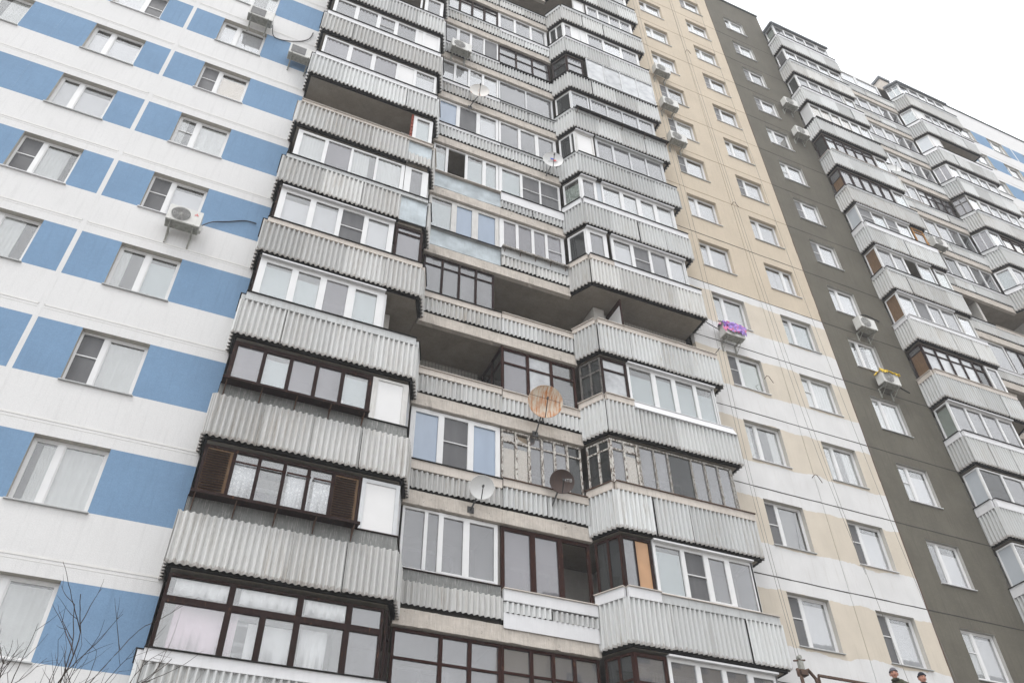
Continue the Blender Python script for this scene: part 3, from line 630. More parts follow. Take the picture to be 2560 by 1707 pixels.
# --- what each storey of the near stack looks like
WH = dict(fw=.06, mull=.07)
BR = dict(fw=.055, mull=.06)
A = {
 -1: dict(ck='wtrim', ct=1.2, L=[(.05, 4.05, 'fb', 'v.28 v.16 v.16 v.24 g.16', dict(fw=.07, mull=.11, z1=2.16)), (.05, 4.05, 'fb', 'v.28 v.32 v.24 g.16', dict(fw=.05, mull=.11, z0=2.161))], Lc=('fb', 'n', dict(trans=.75)), Ls=('fb', 'n', {}), mtop=.7,
      M=[(.0, 2.37, 'fr', 'g1 g.65 g.65', dict(trans=.66, fw=.06, mull=.08))]),
 0: dict(ck='stuc', ct=1.36, top='fb', shelf=(.0, 3.3), L=[(.05, 3.3, 'fb', 'W1 v.92 v.95 v.92 v.95 W1', dict(trans=None, fw=.06, mull=.07, z0=1.42)), (3.31, 4.15, 'fa', 'p', dict(z0=1.22, fw=.09))], Lc=('fa', 'p', dict(z0=1.22)),
      mtop=.80, mct=1.08, mlo=.30, M=[(.0, 2.30, 'fw', 'g1.2 g.8 g1.5 g1.7', dict(fw=.055, mull=.08))]),
 1: dict(ck='stuc', ct=1.34, top='dtrim', shelf=(.0, 3.2), L=[(.05, 3.25, 'fb', 'l1 t1 l1 l1 t1', dict(fw=.10, mull=.085, z0=1.37)), (3.26, 4.13, 'fo', 'p', dict(z0=1.22, fw=.07, wide=.06))], Lc=('fo', 'P', dict(z0=1.22)),
      mtop=.72, mct=.98, mck='btrim', M=[(.0, 2.37, 'fw', 'b1 s1.05 b1', dict(fw=.09, mull=.12, bars='1'))]),
 2: dict(ck='ptrim', ct=1.22, L=[(.10, 3.28, 'fw', 't1 t1 l1 t1', dict(fw=.11, mull=.16, head='wtrim', wide=.05))], Ls=('fb', 'n', {}), mtop=.78, mct=.98, mck='btrim', mtp='btrim', M=[]),
 3: dict(ck='btrim', ct=1.16, L=[(.12, 3.3, 'fw', 'w1 w1 s.9 w.9', dict(fw=.08, mull=.09, head='wtrim', wide=.04, bars='2')), (3.36, 4.15, 'fb', 'l', dict(trans=.82, fw=.07))], Lc=('fb', 'n', {}), Ls=('fb', 'n', {}), mtop=.74, mct=.96,
      M=[(.0, 2.2, 'fb', 'g1 g1 g1 g1', dict(trans=.78, fw=.05, mull=.06))]),
 4: dict(ck='ptrim', ct=1.14, galvL=3.38, L=[(.14, 3.4, 'fw', 'c1 l1 c1 c1', dict(fw=.07, mull=.07, wide=.04)), (3.42, 4.15, 'fw', 'g', dict(fw=.07, wide=.12))], Lc=('fw', 'p', {}), mtop=.9, mk='galv', mlo=.22, mct=.92,
      M=[(.0, 2.36, 'fo', 't1 b1 b1', dict(fw=.09, mull=.14))]),
 5: dict(ck='btrim', ct=1.1, top='btrim', galvL=3.4, galvlo=1, L=[(3.5, 4.15, 'fw', 't', dict(fw=.08, z0=1.14))], Lc=('fb', 'n', dict(z0=1.14)), mtop=.9, mk='galv', mlo=.22, mct=.92,
      M=[(.0, 2.36, 'fw', 't.6 D1 t.9 t.7', dict(fw=.06, mull=.09))]),
 6: dict(ck='wtrim', ct=1.2, L=[(.14, 4.13, 'fw', 'l1.05 l1.1 l1.1 p.8 w.9', dict(fw=.08, mull=.1))], Lc=('fw', 'p', {}), mtop=.78, mct=.92, M=[(.0, 2.36, 'fw', 'b1 s1 w1', dict(fw=.07, mull=.1))]),
 7: dict(ck='wtrim', ct=1.22, L=[(.14, 4.13, 'fw', 'g1 g1 g.9 g1 p.35 p.7', dict(fw=.08, mull=.1, bars='2'))], Lc=('fw', 'p', {}), mtop=.78, mct=.95, mck='wtrim', M=[(.0, 2.36, 'fw', 'w.9 w1 w1 w1', dict(fw=.06, mull=.09))]),
 8: dict(ck='wtrim', ct=1.1, L=[(.14, 3.3, 'fw', 'g1 g1 D1', dict(fw=.07, mull=.08)), (3.4, 4.15, 'fw', 'g', dict(fw=.09))], Lc=('fb', 'n', {}), mtop=.8, mct=.92, M=[(.0, 2.36, 'fw', 'g1 g1 g1 s1', dict(fw=.05, mull=.06))]),
 9: dict(ck='ptrim', L=[(3.3, 4.15, 'fw', 'g', {})], Lc=('fb', 'n', {}), mtop=.8, M=[(.0, 2.36, 'fb', 'w1 w1 w1 w1', dict(fw=.06, mull=.09, trans=.8))]),
 10: dict(ck='ptrim', L=[(.1, 4.1, 'fw', 'g g g g g', {})], mtop=.8, mct=.9, M=[]),
 11: dict(L=[(.1, 4.1, 'fw', 'g g g g g', {})], M=[(.0, 2.36, 'fw', 'g g g', {})]), 12: dict(L=[(.1, 4.1, 'fw', 'g g g g g', {})], M=[(.0, 2.36, 'fw', 'g g g', {})]), 13: dict(L=[(.1, 4.1, 'fw', 'g g g g g', {})], M=[(.0, 2.36, 'fw', 'g g g', {})]),
}
def R4(fr, cells, x0=.88, x1=3.80, **o): return (x0, x1, fr, cells, o)
B = {
 -1: dict(ck='ptrim', M=[(.0, 2.33, 'fr', 'g.8 g.65 g.65 g.7', dict(trans=.66, fw=.06, mull=.08))], Rc=('fr', 'n1 n1', dict(trans=.6)), R=[(.03, .86, 'fr', 'g', dict(trans=.55, fw=.08)), R4('fw', 'g g g g', fw=.08, mull=.12, head='wtrim')], Rs=('fw', 't', {})),
 0: dict(ck='wtrim', ct=1.24, ck2='ptrim', ct2=1.2, top='btrim', mk='corr', mtop=.72, mct=1.0, mlo=.48, mck='wtrim', M=[(.0, 2.33, 'fr', 'l1 l1 D1', dict(fw=.09, mull=.13))], Rc=('fr', 'n1 n1', dict(fw=.05)),
      R=[(.03, .86, 'fb', 'g.45 o.55', dict(fw=.07, mull=.015)), R4('fw', 't1.1 s.95 g.95 g1', .9, 3.82, fw=.08, mull=.11, head='wtrim', bars='1')], Rs=('fw', 't', {})),
 1: dict(ck='btrim', ct=1.2, mtop=.80, mct=1.02, mck='btrim', M=[(.03, 2.30, 'fp', 'e1 e1 g1 g1 g1 n1', dict(trans=.78, fw=.045, mull=.06))], Rc=('fp', 'n1 n1', dict(trans=.78, fw=.045, mull=.05)),
      R=[(.03, .86, 'fp', 'g1 e1', dict(trans=.78, fw=.06, mull=.05)), R4('fm', 'g1 g1 n1.7 g1 g1 g1', .87, 3.85, fw=.045, mull=.045)], Rs=('fm', 'c', {}), top='hook'),
 2: dict(ck='btrim', ct=1.18, top='btrim', bulge=1, ct2=1.22, mtop=.70, mct=.94, mck='btrim', mtp='btrim', M=[(.05, 2.33, 'fr', 'l1 k1 v.95', dict(trans=.68, fw=.07, mull=.08))], Rc=('fg', 'n1 n1', dict(trans=.68)),
      R=[(.03, .86, 'fb', 'k', dict(trans=.7, fw=.07)), R4('fw', 't1.1 t1 t1 t.9', .88, 3.86, fw=.07, mull=.11, head='wtrim')], Rs=('fw', 't', {})),
 3: dict(ck='btrim', ct=1.16, top='btrim', mtop=.78, mct=.98, mck='btrim', mtp='btrim', M=[], R=[]),
 4: dict(ck='btrim', ct=1.2, ck2='wtrim', mtop=.66, mct=1.0, mck='ptrim', mshelf=1, M=[(.0, 2.33, 'fw', 'l1 l1 l1 l1', dict(fw=.06, mull=.06, wide=.06, bars='3'))], Rc=('fw', 'n', dict(fw=.07)),
      R=[(.03, .80, 'fw', 'g', dict(fw=.11, head='wtrim')), R4('fw', 'w1.1 s1 g1 w1', .95, 3.86, fw=.07, mull=.09, head='wtrim', bars='1')], Rs=('fw', 'w', {})),
 5: dict(ck='wtrim', ct=1.24, ck2='wtrim', mtop=.56, mct=.98, mck='wtrim', mlo=.24, M=[(.0, 2.33, 'fw', 't1.1 s1 s1', dict(fw=.08, mull=.06, bars='12'))], Rc=('fw', 'y', dict(fw=.06)),
      R=[(.03, .66, 'fw', 'g', dict(fw=.10, head='wtrim')), (.67, .85, 'fa', 'P', dict(fw=.01)), R4('fw', 'x1 x1 x1 x1', .87, 3.88, fw=.08, mull=.11, head='wtrim')], Rs=('fw', 'w', {})),
 6: dict(ck='ptrim', ct=1.1, mtop=.8, mct=.92, M=[(.0, 2.33, 'fw', 'g1 g1 g1', dict(fw=.08, mull=.07))], Rc=('fw', 'n1 n.3', dict(fw=.06)), R=[(.03, .80, 'fo', 'p', dict(fw=.08, head='wtrim')), R4('fa', 'g1 g1 g1 g1', .88, 3.86, fw=.06, mull=.05, head='ptrim')], Rs=('fa', 'g', {})),
 7: dict(ck='ptrim', ct=1.14, rshelf='dtrim', mtop=.84, mct=.92, M=[(.0, 2.33, 'fa', 'g1 g1', dict(fw=.06, mull=.05))], Rc=('fw', 'n', dict(fw=.05)), R=[(.03, .84, 'fa', 'g', dict(fw=.06)), R4('fa', 'g1 g1 g1 g1', .9, 3.86, fw=.06, mull=.05)], Rs=('fa', 'g', {})),
 8: dict(ck='dtrim', ct=1.06, mtop=.84, mct=.9, M=[(.0, 2.33, 'fb', 'g1 g1 g1', dict(trans=.62, fw=.06, mull=.06))], Rc=('fb', 'n', dict(trans=.62)), R=[(.03, .80, 'fb', 'g', dict(trans=.62)), (.86, 4.1, 'fa', 'k1 k1 k1 k1', dict(fw=.03, mull=.03, d=.14, z0=1.05))], Rs=('fb', 'g', {})),
 9: dict(ck='wtrim', ct=1.12, mtop=.74, mct=.95, mck='wtrim', M=[(.0, 2.33, 'fw', 'g1 g1 g1', dict(fw=.07, mull=.06))], Rc=('fw', 'n1 n1', dict(fw=.05)), R=[(.03, .86, 'fw', 'l1 p.8', dict(fw=.06)), R4('fw', 'p.3 g1 w1 g1', .88, 3.86, fw=.06, mull=.06)], Rs=('fw', 'g', {})),
 10: dict(ck='ptrim', mtop=.8, mct=.9, M=[], R=[(.7, 1.3, 'fo', 'p', {}), R4('fw', 'g1 g1 g1 g1', 1.4, 3.86)], Rs=('fw', 'g', {})),
 11: dict(M=[(.0, 2.33, 'fw', 'g g g', {})], Rc=('fw', 'n1 n1', {}), R=[(.03, 3.86, 'fw', 'g g g g g', {})], Rs=('fw', 'g', {})), 12: dict(M=[], R=[(.03, 3.86, 'fw', 'g g g g g', {})]), 13: dict(R=[(.03, 3.86, 'fw', 'g g g g g', {})]),
}
for n in range(-2, 14):
    X0 = -.05
    if any(seen(X0+x, -.7, S(n)+z) for x in (0, 4.2, 6.8) for z in (0, 2.6)): half_a(X0, n, A.get(n, {}))
    if any(seen(X0+x, -.7, S(n)+z) for x in (6.8, 9, 13.7) for z in (0, 2.6)): half_b(X0, n, B.get(n, {}))
    if any(seen(X0+x, 0, S(n)+z) for x in (0, 7, 13.7) for z in (0, 2.6)): loggia_walls(X0, n)

# --- far stack
A2 = {
 1: dict(ck='wtrim', ct=1.3, Ls=('fw', 'P', {}), L=[(.08, 3.2, 'fw', 'g g g', {})]), 2: dict(ck='wtrim', ct=1.3, Ls=('fw', 'P', {}), L=[(.08, 3.2, 'fw', 'n1 g1 g1', {})]),
 3: dict(ck='wtrim', ct=1.22, Ls=('fw', 'y', {}), L=[(.08, 3.3, 'fw', 'g1 g1 g1 g1', dict(head='wtrim'))]),
 4: dict(ck='btrim', ct=1.2, top='btrim', Ls=('fb', 'W', dict(trans=.8)), L=[(.08, 3.3, 'fb', 'k1 k1 k1 k1 n.8', dict(trans=.72, fw=.07)), (3.4, 4.1, 'fw', 'g', {})], Lc=('fw', 'g', {})),
 5: dict(ck='wtrim', ct=1.2, top='wtrim', Ls=('fw', 'W', {}), L=[(.08, 3.2, 'fw', 'w1 s1 g1 g1', dict(head='wtrim')), (3.3, 4.1, 'fo', 'w', {})], Lc=('fw', 'w', {}), M=[(.0, 2.36, 'fw', 'g1 g1', {})], mtop=.7),
 6: dict(ck='ptrim', ct=1.18, Ls=('fw', 'W', {}), L=[(.08, 3.2, 'fw', 'g1 g.9 D1 t1', dict(head='wtrim')), (3.4, 4.1, 'fw', 'y', {})], Lc=('fw', 'y', {}), M=[(.3, 1.3, 'fy', 'g', dict(trans=.75))]),
 7: dict(ck='wtrim', ct=1.3, Ls=('fw', 'P', {}), L=[(.08, 3.2, 'fw', 's1 t1 s.9 w1', dict(head='wtrim', bars='02')), (3.35, 4.05, 'fy', 'g', dict(trans=.8))], Lc=('fy', 'g', {}), M=[(.0, 2.36, 'fw', 'w1 g1 n1', {})]),
 8: dict(ck='ptrim', ct=1.14, Ls=('fb', 'W', dict(trans=.6)), L=[(.08, 3.2, 'fb', 'g1 g1 g1 g1 g1', dict(fw=.05, mull=.09)), (3.3, 4.1, 'fw', 't', {})], Lc=('fw', 't', {}), M=[(.0, 2.36, 'fo', 'w1 w1 g1', {})]),
 9: dict(ck='ptrim', ct=1.12, top='btrim', Ls=('fb', 'n', {}), L=[(.08, 3.2, 'fb', 't1 g1 g1 g1 g1', dict(trans=.75, fw=.05)), (3.3, 4.1, 'fw', 't', {})], Lc=('fw', 'w', {}), M=[(.0, 2.36, 'fw', 'w1 g1 g1', {})]),
 10: dict(ck='dtrim', ct=1.1, Ls=('fw', 'T', {}), L=[(.08, 4.1, 'fw', 'e1 e1 e1 e1 w1 w1', {})], Lc=('fw', 'w', {}), M=[(.0, 2.36, 'fw', 'w1 w1 g1', {})]),
 11: dict(ck='wtrim', Ls=('fw', 'n', {}), L=[(.08, 3.2, 'fw', 'g g g g', {}), (3.3, 4.1, 'fo', 'w', {})], Lc=('fo', 'w', {}), M=[(.0, 2.36, 'fw', 'g g g', {})]),
 12: dict(ck='ptrim', Ls=('fw', 'g', {}), L=[(.08, 4.1, 'fw', 'w g g w w', {})], Lc=('fw', 'g', {}), M=[(.0, 2.36, 'fw', 'g g g', {})]),
 13: dict(ck='wtrim', Ls=('fw', 'y', {}), L=[(.08, 3.2, 'fw', 'g g g g', {}), (3.3, 4.1, 'fw', 'g', {})], M=[(.0, 2.36, 'fw', 'g w', {})]),
}
B2 = {6: dict(ck='btrim', top='btrim', M=[], R=[]), 7: dict(ck='wtrim', ct=1.24, Rc=('fw', 't', {}), M=[(.0, 2.33, 'fw', 'g g g', {})], R=[(.03, .86, 'fw', 'l', {}), R4('fw', 'w w g g')]),
 8: dict(Rc=('fa', 'l l', {}), M=[(.0, 2.33, 'fa', 'g g n', {})], R=[(.03, .86, 'fa', 'w', {}), R4('fb', 'e e g g', trans=.8)]),
 9: dict(rk='corr', Rc=('fg', 'l l', dict(trans=.7)), M=[(.0, 2.33, 'fb', 'k g g g', dict(trans=.7))], R=[(.03, .86, 'fo', 'w', {}), R4('fw', 'g g g g')]),
 10: dict(Rc=('fw', 'l l', {}), M=[(.0, 2.33, 'fw', 'g g g', {})], R=[(.03, .86, 'fw', 'w', {}), R4('fw', 'g g g g')]),
 11: dict(ck='wtrim', ct=1.24, Rc=('fw', 'P', {}), M=[(.0, 2.33, 'fw', 'g g g', {})], R=[(.03, .86, 'fo', 'p', {})]),
 12: dict(ck='wtrim', Rc=('fw', 't', {}), M=[(.0, 2.33, 'fw', 'g g g', {})], R=[(.03, .86, 'fo', 'p', {}), R4('fw', 'g g g g g')]),
 13: dict(Rc=('fw', 't t', {}), M=[(.0, 1.8, 'fw', 'w', {})], R=[(.03, .86, 'fw', 'w', {}), R4('fw', 'g w g g')])}
X2 = 23.93-.05
def rnd_a():
    f = rng.choice(('fw', 'fw', 'fo', 'fb')); return dict(ck=rng.choice(('wtrim', 'ptrim', 'btrim')), L=[(.08, 4.1, f, ' '.join(rng.choice('ggwtl') for _ in range(5)), {})], Ls=(f, 'g', {}), Lc=(f, 'g', {}), M=[(.0, 2.36, f, 'g g g', {})])
def rnd_b():
    f = rng.choice(('fw', 'fw', 'fo', 'fb')); return dict(ck=rng.choice(('wtrim', 'ptrim', 'btrim')), M=[(.0, 2.33, f, 'g g g', {})], Rc=(f, 'g g', {}), R=[(.03, .86, f, 'w', {}), R4(f, 'g g w g')])
for n in range(-2, 14):
    if any(seen(X2+x, -.7, S(n)+z, .03) for x in (0, 4.2, 6.8) for z in (0, 2.6)): half_a(X2, n, A2.get(n) or rnd_a(), seg=6)
    if any(seen(X2+x, -.7, S(n)+z, .03) for x in (6.8, 9, 13.7) for z in (0, 2.6)): half_b(X2, n, B2.get(n) or rnd_b(), seg=6)
    if any(seen(X2+x, 0, S(n)+z, .03) for x in (0, 7, 13.7) for z in (0, 2.6)): loggia_walls(X2, n)
# canopies over the top balconies with their railings
for X0 in (-.05, X2):
    b = slab_a(X0, 14); c = b.build('canopy', BLD); b = slab_b(X0, 14); c2 = b.build('canopy', BLD)
    FF = facets(X0)
    for par, keys in ((c, ('Ls', 'L')), (c2, ('Rc', 'R'))):
        r = MB()
        for k in keys:
            F = FF[k]; L = F.len
            for zz in (-.42, -.30, -.18): r.fb(F, 0, L*.98 if k in ('Ls', 'Rc') else L*.18, 0, .025, S(14)+zz, S(14)+zz+.03, 'roof')
            r.fb(F, 0, L, -.06, .05, S(14)-.12, S(14)+.02, 'roof'); r.fb(F, 0.01, .04, 0.026, .045, S(14)-.45, S(14)-.121, 'roof')
        r.build('railing', par)
# --- details on the near stack
bal = BAL[(False, 'a', 5)]; br = MB()       # brick edge of the open storey's side wall
F = facets(-.05)['L']
for i in range(15):
    z = S(5)+1.14+i*.10
    bm_ = MB(); bm_.fb(F, 3.42, 3.49, -.16, -.05-(.012 if i % 2 else 0), z, z+.085, 'brick'); bm_.build('brick', bal)
# louvred shutters of storey 0
bal = BAL[(False, 'a', 0)]
for u0 in (.12, 2.74):
    for i in range(18):
        b = MB(); z = S(0)+1.49+i*.058
        b.hexa([F.p(u0, -.045, z), F.p(u0+.44, -.045, z), F.p(u0+.44, -.07, z+.03), F.p(u0, -.07, z+.03), F.p(u0, -.04, z+.008), F.p(u0+.44, -.04, z+.008), F.p(u0+.44, -.065, z+.038), F.p(u0, -.065, z+.038)], 'fb'); b.build('slat', bal)
b = MB()
for (a, c) in ((.62, 1.12), (1.18, 1.68), (1.73, 2.23), (2.28, 2.72)): b.fb(F, a, c, -.058, -.045, S(0)+2.32, S(0)+2.36, 'fr')
b.build('transom', bal)
b = MB()
b.fb(facets(-.05)['Mb'], .0, 2.33, .058, .068, S(0)+.13, S(0)+.47, 'wtrim'); b.build('metal_sheet', BAL[(False, 'b', 0)])
# partition leaf, post and drying lines of open storey 3
bal = BAL[(False, 'b', 3)]
b = MB(); b.box(10.56, 10.60, -.55, .33, S(3)+1.2, S(3)+2.62, 'fr'); b.box(10.545, 10.559, -.50, .30, S(3)+1.2, S(3)+2.35, 'p'); b.build('partition', bal)
for i in range(6):
    b = MB(); y = -.5+i*.13; b.tube([(10.6, y, S(3)+2.45), (12, y, S(3)+2.38), (13.6, y, S(3)+2.44)], .004, 'rope', 4); b.build('drying_line', bal)
b = MB(); b.tube([(13.62, -.02, S(3)+1.1), (14.05, -.62, S(3)+1.75)], .012, 'steel'); b.build('rod', bal)
b = MB(); b.tube([(9.5, -.3, S(3)+1.55), (9.9, .1, S(3)+1.9)], .012, 'steel', 4); b.build('rod', bal)
# side returns of single glazed units
def side_glaze(bal, x, y0, y1, z0, z1, fr, cells, **o):
    glaze(bal, Facet((x, y1), (x, y0)), 0, abs(y1-y0), z0, z1, fr, cells, d=0, **o)
side_glaze(BAL[(False, 'b', 2)], 6.80, -.0, 1.45, S(2)+.97, S(2)+2.62, 'fr', 'n1 n1', trans=.7)
side_glaze(BAL[(False, 'a', 2)], 3.24, -.62, .2, S(2)+1.25, S(2)+2.62, 'fw', 'w')

# ------------------------------------------------------------------ the block across the yard (mirrored in the lower panes)
OB = MB(); OB.box(34, 96, -64, -52, 0, 37, 'beige'); OB.box(33.8, 96.2, -64.2, -51.8, 37.01, 37.5, 'roof'); ob = tag(OB.build('opposite_building'), 'beige apartment block across the yard behind the camera, mirrored in the lower panes', 'building')
wb_ = MB()
for i in range(18):
    for j in range(12):
        x = 36+i*3.3; z = 2.5+j*2.9; wb_.box(x, x+1.6, -52.02, -51.95, z, z+1.5, 'wd')
tag(wb_.build('window', ob), kind='stuff')

# ------------------------------------------------------------------ air conditioners
def ac(x, y, z, label, group=None, grille=True, w_=.80, h=.55, dp=.30, cover=None, out=.45):
    """y = wall plane the unit is bracketed to; (x,z) = its lower left"""
    t = empty('air_conditioner', label, 'air conditioner', (x+w_/2, y, z), group)
    ox, oy, oz = t.location
    def fin(b, nm, par=t, sm=False):
        b.v = [(p[0]-ox, p[1]-oy, p[2]-oz) for p in b.v]; return b.build(nm, par, sm)
    yb, yf = y-out+dp, y-out
    b = MB(); b.box(x, x+w_, yf, yb, z+.02, z+h, 'acw'); b.box(x+.02, x+w_-.02, yf+.02, yb-.02, z, z+.019, 'acd')
    b.box(x+w_+.001, x+w_+.05, yb-.14, yb-.02, z+.06, z+.26, 'acw'); cs = fin(b, 'casing')
    cx, cz, rr = x+w_*.38, z+h*.52, h*.42
    if grille:
        gbm = MB()
        n = 28
        for i in range(n):
            a0, a1 = 2*math.pi*i/n, 2*math.pi*(i+1)/n
            gbm.quad((cx+rr*math.cos(a0), yf-.004, cz+rr*math.sin(a0)), (cx+rr*math.cos(a1), yf-.004, cz+rr*math.sin(a1)), (cx, yf-.012, cz), (cx, yf-.012, cz), 'acg')
        for q in range(1, 6):
            r0 = rr*q/5; gbm.tube([(cx+r0*math.cos(2*math.pi*i/20), yf-.018, cz+r0*math.sin(2*math.pi*i/20)) for i in range(21)], .006, 'acw', 4)
        for i in range(10): gbm.tube([(cx, yf-.02, cz), (cx+rr*math.cos(.63*i), yf-.02, cz+rr*math.sin(.63*i))], .004, 'acw', 4)
        fin(gbm, 'fan_grille')
    else:
        gbm = MB(); gbm.box(x+.06, x+w_*.66, yf-.012, yf-.001, z+.08, z+h-.06, 'acg'); fin(gbm, 'fan_grille')
    for bx in (x+.10, x+w_-.16):
        b = MB(); b.box(bx, bx+.04, yf-.04, y-.001, z-.045, z-.001, 'acd'); b.box(bx, bx+.04, y-.04, y-.001, z-.40, z-.046, 'acd')
        b.hexa([(bx+.008, yf+.02, z-.06), (bx+.032, yf+.02, z-.06), (bx+.032, yf+.06, z-.06), (bx+.008, yf+.06, z-.06), (bx+.008, yf+.02, z-.046), (bx+.032, yf+.02, z-.046), (bx+.032, yf+.06, z-.046), (bx+.008, yf+.06, z-.046)], 'acd')
        b.tube([(bx+.02, yf+.04, z-.05), (bx+.02, y-.02, z-.36)], .012, 'acd', 4); fin(b, 'bracket')
    return t, fin
def cover_mesh(t, x, y, z, w_, h, dp, out, k1, k2, seed, low):
    """crumpled film or cloth thrown over the unit"""
    r = random.Random(seed); b = MB(); nu, nv = 16, 10; yf = y-out-.02; mi1 = b.mi(k1); mi2 = b.mi(k2); base = len(b.v)
    for j in range(nv+1):
        f = j/nv; L = (dp+low); s_ = f*L
        for i in range(nu+1):
            uu = x-.07+(w_+.14)*i/nu
            if s_ < dp: yy = y-out+dp-s_; zz = z+h+.03
            else: yy = yf-.01; zz = z+h+.03-(s_-dp)
            if j == nv: zz += r.uniform(-.06, .06)
            b.v.append((uu+r.gauss(0, .02), yy-abs(r.gauss(0, .035)), zz+r.gauss(0, .028)-.12*(abs(i/nu-.5)*2)**6*(s_ < dp)))
    for j in range(nv):
        for i in range(nu):
            p = base+j*(nu+1)+i; b.f.append((p, p+1, p+nu+2, p+nu+1)); b.m.append(mi2 if r.random() < .22 else mi1)
    return b
ac1, fin = ac(-2.36, 0, 17.56, 'white air conditioner with round fan and red three-diamond emblem, below a blue-wall window', grille=True)
b = MB()
for (dx, dz, a) in ((0, .028, 90), (-.026, -.016, 210), (.026, -.016, 330)):
    A_ = R(a); c0 = Vector((-2.36+.66+dx, -.456, 17.56+.40+dz)); d1 = Vector((math.cos(A_), 0, math.sin(A_)))*.030; d2 = Vector((-math.sin(A_), 0, math.cos(A_)))*.017
    b.quad(c0+d1, c0+d2, c0-d1, c0-d2, 'red')
fin(b, 'emblem')
ac2, fin2 = ac(-2.45, 0, 28.1, 'weathered air conditioner at the top edge left of the balconies, loose cable on its right', grille=False)
ac(-.88, 0, 26.72, 'air conditioner with a dark fan guard on the blue wall beside the balconies', grille=False)
ac(4.62, -.03, 31.2, 'white air conditioner hung outside the recessed balcony glazing, high up')
ac(14.5, 0, 36.5, 'topmost of the three air conditioners in front of the beige wall windows'); ac(14.45, 0, 33.6, 'middle one of the three air conditioners in front of the beige wall windows'); ac(14.4, 0, 30.9, 'lowest of the three air conditioners in front of the beige wall windows')
a8, f8 = ac(14.62, 0, 19.9, 'air conditioner wrapped in purple film beside the balconies')
f8(cover_mesh(a8, 14.62, 0, 19.9, .8, .55, .30, .45, 'purple', 'pink', 3, .44), 'film_cover', a8)
ac(21.4, 0, 22.75, 'air conditioner on the dark grey wall, cable looping above it', w_=.8); a10, f10 = ac(21.4, 0, 20.05, 'air conditioner with a yellow cloth on top, on the dark grey wall')
f10(cover_mesh(a10, 21.4, 0, 20.05, .8, .55, .30, .45, 'yellow', 'yellow', 5, .10), 'cloth_cover', a10)
ac(22.6, 0, 38.9, 'upper one of two air conditioners where grey wall meets the far balconies'); ac(22.5, 0, 36.2, 'lower one of two air conditioners where grey wall meets the far balconies')
ac(28.9, -.03, 30.8, 'air conditioner on a bracket in front of the far balcony stack')

# ------------------------------------------------------------------ satellite dishes
def dish(c, r, k, label, foot, ring=True, tilt=(0, 0), mark=None, lnbk='steel'):
    t = empty('satellite_dish', label, 'satellite dish', c); C_ = Vector(c)
    aim = Vector((tilt[0], -1, tilt[1])).normalized(); a = aim.cross(Vector((0, 0, 1))).normalized(); b_ = a.cross(aim)
    def P(rr, th, dd): return aim*dd+a*rr*math.cos(th)+b_*rr*1.0*math.sin(th)
    m_ = MB(); mi = m_.mi(k); rings, n = 7, 32
    for s_, off in ((0, 0), (1, -.008)):
        base = len(m_.v)
        for j in range(rings+1):
            q = r*j/rings
            for i in range(n): m_.v.append(tuple(P(q, 2*math.pi*i/n, q*q/(r*r)*r*.22+off)))
        for j in range(rings):
            for i in range(n): m_.f.append((base+j*n+i, base+j*n+(i+1) % n, base+(j+1)*n+(i+1) % n, base+(j+1)*n+i)); m_.m.append(mi)
    o = m_.build('reflector', t, True)
    rim = MB(); rim.tube([P(r, 2*math.pi*i/n, r*.22) for i in range(n+1)], .009, k, 5); rim.build('rim', t)
    arm = MB(); f0 = P(r*.98, -math.pi/2, r*.2); foc = aim*(r*1.05)+b_*(-r*.12)
    arm.tube([f0, foc], .012, lnbk, 5); arm.tube([foc+aim*.03, foc-aim*.05], .028, lnbk, 7); arm.build('feed_arm', t)
    mt = MB(); ft = Vector(foot)-C_; mt.tube([-aim*.02, -aim*.14, ft+Vector((0, -.08, .02)), ft], .022, 'steel', 6); mt.box(ft.x-.08, ft.x+.08, ft.y-.012, ft.y, ft.z-.08, ft.z+.08, 'steel'); mt.build('mount', t)
    return t, P, aim, a, b_
dish((7.78, -.55, 14.85), .45, 'rust', 'large rust-streaked satellite dish in front of the recessed balcony edge', (7.72, -.035, 14.18), tilt=(-.30, -.30))
b = MB(); t_ = bpy.data.objects['satellite_dish']
b.tube([(-.54, -.18, .0), (.52, -.18, -.02)], .007, 'steel', 4); b.build('brace', t_)
dish((6.08, -.45, 11.92), .285, 'dishw', 'plain white satellite dish on a balcony slab edge', (5.98, -.035, 11.55), tilt=(-.25, -.30))
d3 = dish((8.20, -.42, 12.62), .30, 'dishb', 'dark brown satellite dish with white lettering, before peeling window frames', (8.08, .0, 12.1), tilt=(-.32, -.30))
dish((5.80, -.40, 28.75), .36, 'rust2', 'white dish with rust patches outside high recessed balcony windows', (5.6, -.035, 28.15), tilt=(-.25, -.08))
d5 = dish((8.66, -.40, 26.1), .36, 'dishw', 'white dish with a blue and red mark and small lettering', (8.55, .0, 25.6), tilt=(-.3, -.15))
dish((28.7, -.40, 36.55), .40, 'dishw', 'grey-white dish on the far balcony stack', (28.7, -.035, 36.0), tilt=(-.3, .2)); 
